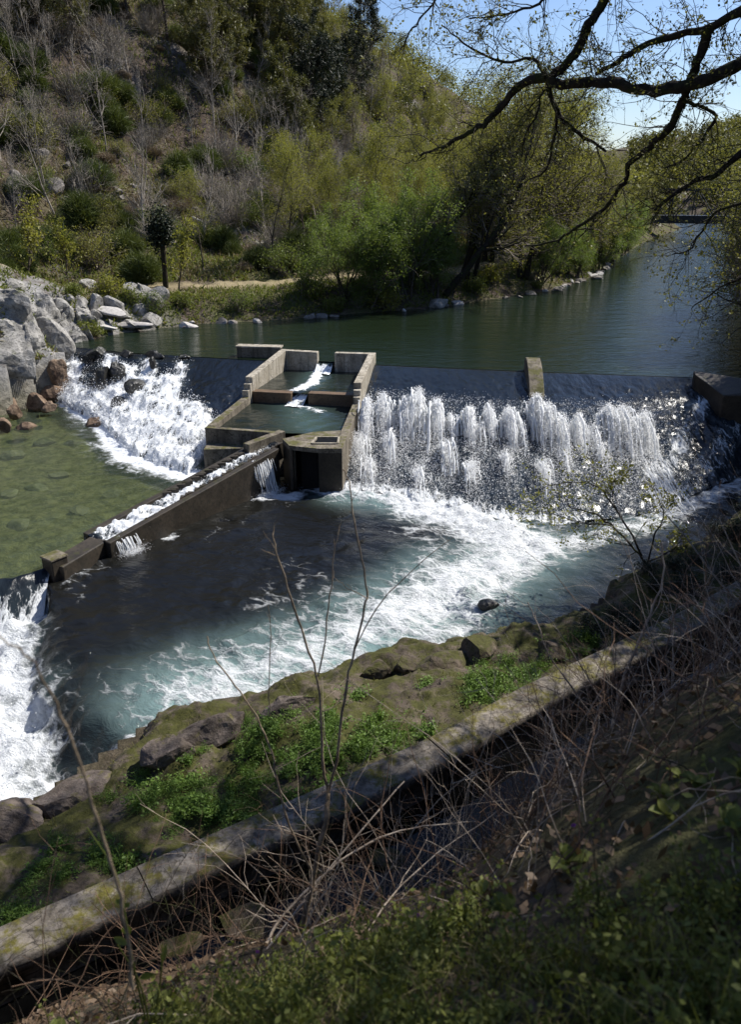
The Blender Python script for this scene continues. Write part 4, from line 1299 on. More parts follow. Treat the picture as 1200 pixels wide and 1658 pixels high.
# grey cliff boulders beside the cascade
rock('boulder', P(14, 590, .1) + (-.2, .8, -.2), (1.6, 1.5, 1.75), 2, 'granite', 'large rounded pale grey boulder above the rusty stones by the cascade', cuts=6, rough=.09, cat='boulder')
rock('boulder', P(58, 566, .3) + (0, 1.2, -.3), (1.25, 1.2, 1.5), 7, 'granite', 'tall grey boulder leaning behind the rounded boulder beside the falling water', rz=.6, cuts=9, rough=.12, cat='boulder')
rock('boulder', P(88, 590, -.2) + (.0, .3, -.6), (.55, .6, .85), 12, 'rusty_rock', 'dark tapering brown boulder at the very foot of the cliff by white water', cuts=9, rough=.2, cat='boulder')
rock('boulder', P(62, 612, -1.0) + (0, .2, -.1), (.75, .7, .6), 31, 'granite', 'low grey boulder half buried behind the row of rusty stones', cuts=9, rough=.15, cat='boulder')
for px, py, sz, sd, lb in [(60, 488, (1.5, 1.1, 1.3), 21, 'jagged grey crag rising behind the boulders below the footpath'), (8, 475, (1.5, 1.2, 1.2), 26, 'broad cracked grey crag at the outer end of the cliff'), (112, 530, (1.1, .8, 1.3), 29, 'steep grey crag face directly above the top of the cascade'),
                           (95, 492, (1.1, .8, 1.2), 30, 'split grey crag between the steep crag face and the footpath'), (30, 515, (1.4, .9, 1.2), 33, 'grey crag filling the gap above the rounded boulder'), (85, 535, (.9, .7, 1.0), 35, 'pale fractured crag just above the leaning boulder'),
                           (128, 500, (.9, .7, .9), 37, 'dark seamed crag beside the grassy bank'), (5, 440, (1.0, .8, .7), 39, 'weathered grey outcrop high above the cliff edge'), (118, 480, (.8, .6, .6), 43, 'small grey crag at the top of the cliff by the grass')]:
    rock('crag', hit(px, py + 22) + (0, .5, -.35), tuple(1.08 * q for q in sz), sd, 'granite', lb, cuts=16, rough=.3, rz=sd, tilt=(.2, .15), cat='crag')
rk = np.random.default_rng(640)
for i in range(26):
    px, py = rk.uniform(-5, 135), rk.uniform(462, 560)
    if py > 560 - .2 * px + 30: continue
    sq = rk.uniform(.3, .75)
    rock('crag_block', hit(px, py) + (0, .15, -.1), (sq * 1.2, sq * .9, sq), 660 + i, 'granite', 'broken grey block lodged between the crags of the cliff', 'broken blocks among the crags', rz=i, tilt=(rk.normal(0, .4), rk.normal(0, .4)), cuts=16, sub=3, rough=.18)
# rusty row
for i, (px, py, s) in enumerate([(8, 655, .75), (38, 645, .8), (62, 652, .7), (88, 640, .75), (112, 637, .65), (132, 630, .6), (22, 668, .5), (76, 662, .45), (48, 632, .6), (5, 690, .5)]):
    p = P(px, py, -1.6)
    s *= .92
    rock('rusty_stone', p + (0, .1, 0), (s, s * .8, s * .75), 40 + i, 'rusty_rock', 'rusty brown broken stone in the row at the edge of the green basin', 'rusty stones edging the basin', rz=i * 1.3, cuts=10, sub=3, rough=.2)
# pile of slabs
slabs = [(178, 497, 1.3, (1.0, .5, .55), 'granite'), (215, 488, 1.5, (.7, .6, .7), 'granite'), (235, 480, 1.8, (.8, .7, .8), 'granite'), (205, 475, 2.0, (.8, .6, .55), 'granite'), (226, 505, 1.0, (.7, .6, .6), 'granite'),
         (152, 497, 1.3, (.6, .5, .6), 'granite'), (245, 498, 1.1, (.7, .6, .7), 'granite'), (190, 512, .7, (.8, .6, .4), 'granite'), (238, 522, .4, (.9, .6, .5), 'granite'), (150, 515, .6, (.7, .5, .45), 'granite'),
         (205, 528, .3, (.8, .5, .3), 'granite'), (160, 528, .3, (.7, .6, .3), 'granite'), (255, 485, 1.5, (.7, .6, .8), 'granite'), (142, 538, .2, (.5, .5, .5), 'granite')]
for i, (px, py, z, s, m) in enumerate(slabs):
    rock('fallen_block', hit(px, py) + (0, .1, .08), tuple(1.12 * q for q in s), 60 + i, m, 'angular grey block in the rockfall at the corner of the still river', 'grey blocks of the rockfall', rz=i * .9, tilt=(.2 * math.sin(i), .25 * math.cos(i * 2)), cuts=13, sub=3, rough=.05)
rock('flat_slab', hit(172, 516) + (0, -.1, .45), (1.25, .55, .18), 81, 'pale_slab', 'long flat pale slab lying across the rockfall', rz=-.25, tilt=(.25, .12), cuts=8, rough=.03, cat='slab')
rock('flat_slab', hit(208, 533) + (0, 0, .22), (1.35, .4, .16), 84, 'pale_slab', 'thin buff slab lying level just above the water below the rockfall', rz=.05, tilt=(.05, .0), cuts=8, rough=.03, cat='slab')
rock('flat_slab', hit(163, 537) + (0, 0, .2), (.85, .45, .2), 86, 'pale_slab', 'short buff slab at the lip of the cascade under the rockfall', rz=.15, tilt=(.1, .05), cuts=8, rough=.03, cat='slab')
# rocks in the cascade
def cas_at(px, py):
    u, v = (px - 600) / FPX, (829 - py) / FPX
    d = np.array([u, cp + v * sp, -sp + v * cp])
    q = np.stack([casX, casY, casZ], -1) - np.array([0, 0, CAM_H])
    t = q @ d / d.dot(d)
    e = np.linalg.norm(q - t[..., None] * d, axis=-1)
    i = np.unravel_index(np.argmin(e), e.shape)
    return np.array([casX[i], casY[i], casZ[i]])
for px, py, sz, sd, lb in [(172, 622, (.5, .5, .95), 90, 'tall black wet rock splitting the middle of the cascade'), (192, 606, (.45, .4, .7), 91, 'black wet rock streaming with water beside the tall one'), (218, 632, (.85, .55, .5), 92, 'flat black wet rock sloping in the white cascade'),
                           (247, 594, (.26, .26, .5), 94, 'small black mossy rock standing near the cascade lip'), (158, 574, (.8, .5, .42), 96, 'black ledge of rock at the head of the cascade under the slabs'), (205, 574, (.7, .35, .3), 97, 'black rock shelf at the cascade lip below the buff slab'),
                           (250, 577, (.8, .3, .26), 98, 'long black rib of rock breaking the lip of the cascade'), (297, 580, (.5, .3, .25), 99, 'black rock at the end of the cascade lip next to the smooth dark slide'), (190, 655, (.55, .5, .4), 101, 'low black rock at the foot of the cascade'),
                           (96, 572, (.45, .4, .5), 103, 'black rock wedged between crag and cascade')]:
    rock('wet_boulder', cas_at(px, py) + (0, 0, sz[2] * .12), tuple(.85 * q for q in sz), sd, 'wet_rock', lb, rz=sd * .7, cuts=9, rough=.2)
rock('stone', P(40, 692, Z_BASIN), (.55, .4, .28), 105, 'rusty_rock', 'buff stone standing alone in the green basin', cuts=9, sub=3, rough=.15)
rock('stone', P(152, 688, Z_BASIN), (.55, .45, .32), 107, 'rusty_rock', 'ochre stone in the basin where the white water runs in', cuts=9, sub=3, rough=.15)
rock('stone', P(170, 680, Z_BASIN), (.3, .28, .28), 109, 'wet_rock', 'small dark stone behind the ochre stone in the basin', cuts=9, sub=3, rough=.15)
for i, (px, py, s) in enumerate([(70, 718, .5), (120, 722, .6), (20, 740, .6), (60, 790, .5), (130, 828, .45), (30, 850, .5), (95, 770, .4), (180, 800, .4), (15, 800, .4)]):
    rock('sunken_stone', P(px, py, Z_BASIN - .42), (s, s * .8, s * .4), 120 + i, 'hill_rock', 'brown stone lying under the clear green water of the basin', 'sunken stones in the basin', rz=i, cuts=7, sub=3, rough=.15)
for px, py, sz in ((395, 1495, .30), (300, 1530, .24), (620, 1395, .22)):
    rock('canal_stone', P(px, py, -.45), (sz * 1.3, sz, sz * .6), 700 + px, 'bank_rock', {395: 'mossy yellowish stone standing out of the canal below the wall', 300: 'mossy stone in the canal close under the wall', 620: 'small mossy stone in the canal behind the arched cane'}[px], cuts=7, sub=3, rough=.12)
# stones in the pool
rock('stone', P(790, 980, Z_POOL + .05), (.28, .22, .17), 133, 'wet_rock', 'small dark stone alone in the churning pool', cuts=8, sub=3, rough=.15)

# ------------------------------------------------------------------ rock shelf between pool and canal wall
def shelf_z(x, y, dr=None, dw=None):
    if dr is None:
        dr = -polydist(x, y, RIGHT)[0]; dw = -polydist(x, y, WALL)[0]
    base = -0.72 + 0.30 * fbm2(x, y, 0.45, 3, 300) + 0.22 * fbm2(x, y, 1.3, 4, 303)
    st = fbm2(x, y, 0.9, 3, 309)
    base = base + .18 * np.floor(st * 3) / 3
    base = np.minimum(base, -0.03 - 0.35 * sstep(.2, 1.2, -dw))
    base = base - .35 * sstep(-1.5, -5.5, x)
    dd = dr + 0.30 * fbm2(x, y, 1.4, 4, 311) + .12 * fbm2(x, y, 4, 3, 312)
    return base - 2.8 * sstep(0.28, -0.05, dd) - .35 * sstep(.9, .2, dd)

def build_shelf():
    xs = np.arange(-13, 15, .065); ys = np.arange(2.5, 28, .065)
    X, Y = np.meshgrid(xs, ys)
    dr = -polydist(X, Y, RIGHT)[0]; dw = -polydist(X, Y, WALL)[0]
    keep = (dr > -.45) & (dw < .0)
    Z = shelf_z(X, Y, dr, dw) + .05 * fbm2(X, Y, 5, 3, 320)
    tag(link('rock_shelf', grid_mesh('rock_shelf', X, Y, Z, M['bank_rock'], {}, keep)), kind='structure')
build_shelf()
def SZ(x, y): return float(shelf_z(np.array([float(x)]), np.array([float(y)]))[0])
def on_shelf(px, py):
    z = -.8
    for _ in range(6):
        p = P(px, py, z); z = SZ(p[0], p[1])
        z = max(z, -1.4)
    return np.array([p[0], p[1], z])
for px, py, s, tl, lb in [(345, 1190, (.68, .42, .42), .1, 'squarish pinkish grey block jutting over the pool at the shelf edge'), (470, 1150, (.75, .3, .3), .0, 'dark ledge of rock hanging over the pool beyond the squarish block'),
                          (610, 1095, (.42, .3, .3), .1, 'dark jagged rock at the water edge behind the thin sapling'), (655, 1080, (.3, .25, .25), .1, 'small dark rock at the water edge beside the jagged one'), (270, 1225, (.45, .35, .3), .2, 'brown rock below the squarish block by the fast water'),
                          (20, 1345, (.6, .5, .5), .2, 'black wet rock where the rapids leave the shelf'), (780, 1060, (.6, .35, .25), .1, 'mossy hump of rock on the shelf edge by white water'), (890, 1055, (.4, .3, .22), .1, 'rounded mossy stone on the shelf near the shaded wall'),
                          (720, 1075, (.7, .4, .25), 0., 'flat mossy rock with a pale patch on the shelf'), (120, 1290, (.7, .4, .3), .1, 'mossy brown rock sloping towards the rapids')]:
    p = on_shelf(px, py)
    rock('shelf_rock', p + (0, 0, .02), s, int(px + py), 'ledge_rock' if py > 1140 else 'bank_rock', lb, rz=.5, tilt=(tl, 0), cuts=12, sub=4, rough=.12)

# ------------------------------------------------------------------ plants: prototypes
def tree_mesh(rng, hgt, r0, lean=(0, 0), trunk_up=.06, n1=12, t1=(.3, .98), a1=.9, l1=.45, n2=7, n3=5, leaf=None, nleaf=3, lsize=.12, wood='bark', twig='twig', up=.08, jitter=.12, twr=.35, forks=1, wob=.09, lasp=.55, r2=.55):
    st = np.zeros((forks, 3)); st[:, :2] = rng.normal(0, .18 * (forks > 1), (forks, 2))
    d = np.tile(np.array([lean[0], lean[1], 1.0]), (forks, 1)) + rng.normal(0, .16 * (forks > 1), (forks, 3))
    p0, q0 = grow(st, d, np.full(forks, hgt) * rng.uniform(.8, 1, forks), np.full(forks, r0), 8, wob, trunk_up, rng, .16)
    q0[:, 0] *= 1.35
    wd = Bag(); cr = Bag()
    wd.add(*tubes(p0, q0, 7))
    s, dd, L, R = spawn(p0, q0, n1, t1[0], t1[1], a1, rng, l1, .5)
    p1, q1 = grow(s, dd, L, np.maximum(R, .012), 5, .16, up, rng, .3)
    wd.add(*tubes(p1, q1, 5))
    s, dd, L, R = spawn(p1, q1, n2, .2, 1., .75, rng, r2, .55)
    p2, q2 = grow(s, dd, L, np.maximum(R, .008), 3, .2, up, rng, .4)
    cr.add(*tubes(p2, q2, 3), mi=0)
    if n3:
        s, dd, L, R = spawn(p2, q2, n3, .15, 1., .7, rng, .55, .6)
        p3, q3 = grow(s, dd, L, np.maximum(R * twr / .35, .005), 2, .2, up * .5, rng, .5)
        cr.add(*tubes(p3, q3, 3), mi=0)
    else: p3 = p2
    if leaf:
        pts = p3[:, 1:].reshape(-1, 3)
        c = np.repeat(pts, nleaf, 0) + rng.normal(0, jitter, (len(pts) * nleaf, 3))
        cr.add(*leaves(c, lsize, rng, lasp), mi=1)
    return wd.mesh('trunk', [M[wood]]), cr.mesh('crown', [M[twig]] + ([M[leaf]] if leaf else []), False)

def make_tree(name, label, cat, tm, group=None):
    r = empty(name, (0, 0, -500))
    tag(r, label, cat, group)
    link('trunk', tm[0], r); link('crown', tm[1], r)
    return r

def pine_mesh(rng, hgt, leaf='needle'):
    wd, cr = Bag(), Bag()
    p0, q0 = grow(np.zeros((1, 3)), np.array([[rng.normal(0, .05), rng.normal(0, .05), 1.]]), np.array([hgt]), np.array([hgt * .013]), 9, .03, .05, rng, .15)
    wd.add(*tubes(p0, q0, 6))
    s, dd, L, R = spawn(p0, q0, 56, .16, .99, 1.2, rng, .26, .35)
    p1, q1 = grow(s, dd, L, np.maximum(R, .012), 4, .12, .10, rng, .3)
    wd.add(*tubes(p1, q1, 4))
    s, dd, L, R = spawn(p1, q1, 6, .3, 1., .7, rng, .45, .5)
    p2, q2 = grow(s, dd, L, np.maximum(R, .008), 2, .15, .12, rng, .4)
    cr.add(*tubes(p2, q2, 3), mi=0)
    pts = np.concatenate([p2[:, 1], p2[:, 2], p1[:, -1], p1[:, -2]])
    k = 9
    b = np.repeat(pts, k, 0) + rng.normal(0, .1, (len(pts) * k, 3))
    d = rng.normal(0, 1, b.shape); d[:, 2] += .5
    v, q, t = blades(b, d, rng.uniform(.2, .42, len(b)), np.full(len(b), .06), rng, .2)
    cr.add(v, q, t, mi=1)
    return wd.mesh('trunk', [M['bark']]), cr.mesh('crown', [M['twig'], M[leaf]], False)

def bush_mesh(rng, name, r, h, n, leaf, lsize, nst=40, twig='twig', asp=.5, clumps=14, thick=1.):
    """low leafy shrub: stems fanning out, leaves gathered in clumps"""
    b = Bag()
    d = rng.normal(0, .55, (nst, 3)); d[:, 2] = 1
    p, q = grow(rng.normal(0, r * .15, (nst, 3)) * [1, 1, 0], d, rng.uniform(.6, 1.1, nst) * h, np.full(nst, (.014 * h + .004) * thick), 4, .18, .02, rng, .3)
    b.add(*tubes(p, q, 3), mi=0)
    s, dd, L, R = spawn(p, q, 4, .3, 1., .6, rng, .4, .6)
    p2, q2 = grow(s, dd, L, np.maximum(R, .004), 2, .2, .05, rng, .5)
    b.add(*tubes(p2, q2, 3), mi=0)
    pts = np.concatenate([p[:, 2:].reshape(-1, 3), p2[:, 1:].reshape(-1, 3)])
    c = pts[rng.integers(0, len(pts), clumps * 6)]
    i = rng.integers(0, len(c), n)
    cc = c[i] + rng.normal(0, r * .16, (n, 3))
    cc[:, 2] = np.abs(cc[:, 2])
    b.add(*leaves(cc, lsize, rng, asp), mi=1)
    return b.mesh(name, [M[twig], M[leaf]], False)

def broom_mesh(rng, name, r, h, n, leaf):
    b = Bag()
    a = rng.uniform(0, 2 * math.pi, n); rr = r * np.sqrt(rng.uniform(0, 1, n))
    base = np.stack([rr * np.cos(a) * .6, rr * np.sin(a) * .6, rng.uniform(0, .65, n) * h * (1 - (rr / r) ** 2 * .6)], 1)
    d = np.stack([np.cos(a) * rr / r * .8, np.sin(a) * rr / r * .8, np.ones(n)], 1) + rng.normal(0, .35, (n, 3))
    v, q, t = blades(base, d, rng.uniform(.25, .55, n) * h, np.full(n, .016 + .010 * h), rng, .25)
    b.add(v, q, t, mi=0)
    return b.mesh(name, [M[leaf]], False)

RNG = np.random.default_rng(2024)
G_HILL = 'scrub covering the far hillside'
protos = {}
protos['pine'] = [make_tree('pine_tree', 'slender pine with a thin olive crown high on the far hillside', 'pine tree', pine_mesh(RNG, h), 'pines on the far hillside') for h in (8, 10, 7)]
protos['dark_pine'] = [make_tree('dark_pine_tree', 'dark green pine standing against the sky on the ridge', 'pine tree', pine_mesh(RNG, h, 'dark_needle'), 'dark pines on the ridge') for h in (11, 9)]
protos['bare'] = [make_tree('bare_tree', 'leafless pale grey sapling on the far hillside', 'bare tree', tree_mesh(RNG, h, .055, n1=14, t1=(.2, .98), a1=.55, l1=.38, n2=6, n3=4, wood='grey_bark', twig='grey_bark', up=.14), 'bare grey saplings on the hillside') for h in (6, 7, 5)]
protos['birch'] = [make_tree('birch_tree', 'thin tree in yellow green spring leaf on the wooded slope above the river', 'birch tree', tree_mesh(RNG, h, .085, n1=18, t1=(.25, .98), a1=.6, l1=.36, n2=7, n3=4, leaf='spring_leaf', nleaf=5, lsize=.05, up=.12, jitter=.16), 'spring trees on the wooded slope') for h in (9, 11, 8)]
protos['alder'] = [make_tree('alder_tree', 'tall spreading olive green alder on the far river bank', 'alder tree', tree_mesh(RNG, h, .17, n1=22, t1=(.15, .98), a1=.75, l1=.5, n2=9, n3=5, leaf=lf, nleaf=5, lsize=.052, wood='dark_bark', up=.06, jitter=.2, forks=2), 'alders lining the far bank') for h, lf in ((9.5, 'olive_leaf'), (10.5, 'spring_leaf'))]
protos['willow'] = [make_tree('willow_tree', 'bushy fresh green willow at the far waterline', 'willow', tree_mesh(RNG, h, .08, n1=9, t1=(.12, .98), a1=.5, l1=.55, n2=7, n3=5, leaf='willow_leaf', nleaf=6, lsize=.06, up=.05, jitter=.15, forks=6, lasp=.4), 'willows along the far waterline') for h in (5.5, 4.5)]

def proto_bush(me, nm, lb, cat, grp):
    o = link(nm, me, None, (0, 0, -500)); tag(o, lb, cat, grp); return o
protos['broom'] = [proto_bush(broom_mesh(RNG, 'broom_bush', r, h, 2600, 'broom'), 'broom_bush', 'dense dark green broom bush on the far hillside', 'bush', 'broom bushes on the hillside') for r, h in ((1.1, 1.5), (1.4, 1.3), (.8, 1.7))]
protos['heather'] = [proto_bush(broom_mesh(RNG, 'heather_bush', r, h, 1500, 'heather'), 'heather_bush', 'low brown dead heather clump on the far hillside', 'bush', 'dead heather on the hillside') for r, h in ((1.0, .7), (1.2, .8))]
protos['shrub'] = [proto_bush(bush_mesh(RNG, 'leafy_shrub', r, h, 3200, lf, .045), 'leafy_shrub', 'leafy olive shrub on the far hillside', 'shrub', 'leafy shrubs on the hillside') for r, h, lf in ((1.1, 1.6, 'green_leaf'), (1.3, 1.9, 'olive_leaf'))]
protos['bank_bush'] = [proto_bush(bush_mesh(RNG, 'bank_bush', r, h, 1700, lf, .06, nst=50), 'bank_bush', 'green bush growing over the water on the far bank', 'bush', 'bushes along the far waterline') for r, h, lf in ((1.0, 1.3, 'green_leaf'), (1.0, 1.1, 'spring_leaf'), (.8, .9, 'grass'))]
protos['twigs'] = [proto_bush(bush_mesh(RNG, 'bare_bush', 1.0, 2.0, 60, 'olive_leaf', .05, nst=110, twig='grey_bark', thick=.5), 'bare_bush', 'leafless grey twiggy bush on the far hillside', 'bush', 'bare bushes on the hillside')]
used = set()
def put(kind, x, y, sc=1.0, label=None, group=None, rng=RNG, dz=-.08, which=None, tilt=0.04, z=None):
    k = rng.integers(0, len(protos[kind])) if which is None else which
    pr = protos[kind][k]
    loc = (x, y, (H(x, y) if z is None else z) + dz)
    rz = rng.uniform(0, 6.28)
    t = tuple(rng.normal(0, tilt, 2))
    if (kind, k) not in used:
        used.add((kind, k))
        pr.location = loc; pr.rotation_euler = (*t, rz); pr.scale = (sc, sc, sc)
        if label: pr['label'] = label
        if group: pr['group'] = group
        return pr
    return dup(pr, loc, rz, sc, label, group, t)

def hill_scatter(n, xr, dr_, kind, smin, smax, seed, minsep, dens=None):
    rng = np.random.default_rng(seed)
    got = []
    x = rng.uniform(*xr, 60 * n + 500); y = rng.uniform(36, 140, 60 * n + 500)
    dl = polydist(x, y, LEFT)[0]
    ok = (dl > dr_[0]) & (dl < dr_[1]) & (np.abs(x / y) < .56)
    ok &= ~((np.abs(dl - 5.0) < 1.3) & (x < 9))
    if dens is not None: ok &= dens(x, y, dl, rng)
    for px, py in zip(x[ok], y[ok]):
        if len(got) >= n: break
        if all((px - a) ** 2 + (py - b) ** 2 > minsep ** 2 for a, b in got):
            got.append((px, py))
            put(kind, px, py, rng.uniform(smin, smax), rng=rng)
    return got

Q = lambda x, y: x - 0.5 * (y - 48)
hill_scatter(230, (-45, 20), (6.5, 55), 'broom', .8, 1.7, 1, 1.1, lambda x, y, d, r: Q(x, y) < 2)
hill_scatter(130, (-45, 14), (6.5, 45), 'heather', .7, 1.5, 2, 1.1, lambda x, y, d, r: Q(x, y) < 0)
hill_scatter(150, (-45, 24), (6.3, 48), 'shrub', .6, 1.35, 3, 1.3)
hill_scatter(150, (-45, 10), (13, 55), 'twigs', .9, 1.9, 4, 1.2, lambda x, y, d, r: Q(x, y) < 0)
hill_scatter(120, (-45, 2), (14, 55), 'bare', .8, 1.4, 5, 1.5, lambda x, y, d, r: Q(x, y) < -4)
hill_scatter(85, (-60, 2), (25, 75), 'pine', .75, 1.35, 6, 2.0, lambda x, y, d, r: (Q(x, y) < -24) & (x < -.055 * y))
hill_scatter(95, (-18, 44), (8, 34), 'birch', .55, 1.0, 7, 1.9, lambda x, y, d, r: Q(x, y) > -15)
hill_scatter(90, (-14, 30), (14, 75), 'birch', .5, .85, 17, 1.6, lambda x, y, d, r: (x > -.08 * y) & (Q(x, y) > -48) & (Q(x, y) < -8))
hill_scatter(40, (-14, 30), (20, 75), 'shrub', .8, 1.5, 18, 1.6, lambda x, y, d, r: (x > -.08 * y) & (Q(x, y) > -48) & (Q(x, y) < -8))
for px, py, sc_ in ((172, 246, 1.25), (232, 232, 1.1), (345, 190, 1.4), (60, 160, 1.2), (308, 130, 1.4)):
    p = hit(px, py); put('bare', p[0], p[1], sc_, z=p[2], tilt=.02)
p = hit(312, 356); q_ = hit(330, 362)
lq, lr = tube1(np.array([p + (0, -.1, .15), (p + q_) / 2 + (0, -.1, .12), q_ + (0, -.1, .1)]), .13, .07, rng=np.random.default_rng(5))
tag(link('fallen_log', mk_mesh('fallen_log', *tubes(lq[None], lr[None], 8), M['pale_slab'])), 'bleached pale log lying on the hillside above the path', 'log')
for px, yy in ((528, 92), (545, 97), (512, 90), (572, 104), (588, 116)):
    x = (px - 600) / FPX * yy * .97
    put('dark_pine', x, yy, RNG.uniform(1.0, 1.25))
# along the far bank
for x, y, s in ((6.5, 57, 1.0), (11, 60, 1.12), (15.5, 66, 1.05), (19, 72, .95), (24, 86, .72), (29, 97, .66), (14, 70, 1.1), (34, 108, .6), (20.5, 80, .8), (9, 64, 1.05)):
    put('alder', x, y, s)
for x, y, s in ((.2, 50.2, 1.05), (2.2, 51.6, 1.1), (-1.6, 50.0, .8), (16.8, 66.3, .8), (12.4, 60.3, .7), (20.5, 74, .9), (27.5, 91, 1.0), (4.0, 53, .8), (23.5, 81, .9)):
    put('willow', x, y, s)
rb = np.random.default_rng(77)
lp = curve_pts(np.array(LEFT[5:17]), 400)
for i in range(46):
    k = rb.integers(0, 330); p = lp[k] + rb.normal(0, .35, 2)
    d = norm(lp[min(k + 1, 399)] - lp[k]); nn = np.array([-d[1], d[0]])
    p = p + nn * rb.uniform(.2, 2.6)
    put('bank_bush', p[0], p[1], rb.uniform(.6, 1.25), rng=rb)

# hillside stones
for i in range(60):
    rb2 = np.random.default_rng(900 + i)
    px, py = [(375, 135), (450, 165), (475, 185), (185, 310), (20, 285), (20, 310), (70, 300), (60, 245)][i] if i < 8 else (rb2.uniform(0, 560), rb2.uniform(190, 430))
    best = None
    for Y in np.linspace(44, 95, 160):
        p = PY(px, py, Y)
        if p[2] <= H(p[0], p[1]): best = p; break
    if best is None: continue
    s = rb2.uniform(.25, .6) * (1.9 if i < 8 else 1)
    rock('hillside_rock', best + (0, .1, -.1 * s), (s * 1.3, s, s * .8), 950 + i, 'hill_rock', 'weathered grey rock lying among the scrub of the far hillside', 'rocks on the hillside', rz=i, tilt=(.3, .2 * (i % 3)), cuts=18, sub=3, rough=.2)
# stones along the far waterline
for i in range(44):
    k = int(rb.integers(20, 250)); p = lp[k] + rb.normal(0, .22, 2)
    s = rb.uniform(.18, .5)
    rock('shore_stone', (p[0], p[1], max(.02, H(p[0], p[1]) * .6)), (s * 1.3, s, s * .7), 1000 + i, 'pale_slab' if i % 3 == 0 else 'hill_rock', 'grey stone at the foot of the far bank by the still water', 'stones along the far waterline', rz=i, cuts=11, sub=2, rough=.06)
rock('shore_boulder', P(712, 492, .2), (.75, .6, .55), 1201, 'granite', 'squarish dark grey boulder at the waterline under the leaning trees', cuts=12, sub=3, rough=.06, cat='boulder')

# undergrowth of the hill
def hill_cover():
    rng = np.random.default_rng(41)
    n = 230000
    a = rng.uniform(-.53, .53, n); R = np.sqrt(rng.uniform(38 ** 2, 118 ** 2, n)) 
    R = 38 + (118 - 38) * rng.uniform(0, 1, n) ** 1.5
    x, y = R * np.sin(a), R * np.cos(a)
    z, dl, dr, dw, under, cliff = land(x, y)
    wig = fbm2(x, y, 0.18, 2, 81) * 0.7
    ok = (dl > .3) & (np.abs(dl - 5 - wig) > .9)
    f = fbm2(x, y, .3, 4, 43)
    ok &= rng.uniform(0, 1, n) < sstep(-.35, .05, f) * .88 + .12
    x, y, z, f, dl = x[ok], y[ok], z[ok], f[ok], dl[ok]
    k = len(x)
    base = np.stack([x, y, z - .03], 1)
    d = rng.normal(0, .6, (k, 3)); d[:, 2] = 1
    v, q, t = blades(base, d, rng.uniform(.25, .85, k) * (.5 + .5 * sstep(3, 9, dl)), rng.uniform(.04, .09, k), rng, .4)
    tone = fbm2(x, y, .2, 3, 47) + rng.normal(0, .25, k) + .5 * sstep(8, 3, dl)
    mi = np.where(tone > .12, 1, np.where(tone < -.15, 0, 2))
    me = mk_mesh('undergrowth', v, [q, t], [M['heather'], M['grass'], M['dry_grass']], np.concatenate([mi, mi]), False)
    tag(link('undergrowth', me), 'rough mixed grass and dead heather covering the far hillside', 'undergrowth', kind='stuff')
hill_cover()

# far woods beyond the bridge
def far_woods():
    rng = np.random.default_rng(53)
    b = Bag()
    n = 1100
    a = rng.uniform(.29, .64, n); R = rng.uniform(130, 430, n)
    x, y = R * np.sin(a), R * np.cos(a)
    z, dl, dr, *_ = land(x, y)
    ok = (dl > 2) | (dr > 2)
    x, y, z = x[ok], y[ok], z[ok]
    for i in range(len(x)):
        h = rng.uniform(4, 7.5); m = 200
        c = np.array([x[i], y[i], z[i] + h * .55]) + rng.normal(0, 1, (m, 3)) * np.array([h * .2, h * .2, h * .24])
        b.add(*leaves(c, .38, rng, .7), mi=int(rng.integers(0, 2)))
    n = 520
    a = rng.uniform(-.09, .29, n); R = rng.uniform(98, 185, n)
    x, y = R * np.sin(a), R * np.cos(a)
    z, dl, dr, *_ = land(x, y)
    for i in np.nonzero(dl > 14)[0]:
        h = rng.uniform(2.5, 5.0); m = 150
        c = np.array([x[i], y[i], z[i] + h * .5]) + rng.normal(0, 1, (m, 3)) * np.array([h * .24, h * .24, h * .26])
        b.add(*leaves(c, .15, rng, .6), mi=int(rng.integers(0, 3)))
    tag(link('far_woods', b.mesh('far_woods', [M['olive_leaf'], M['needle'], M['spring_leaf']], False)), 'distant woods on the far ridge and behind the footbridge', 'woods', kind='stuff')
far_woods()

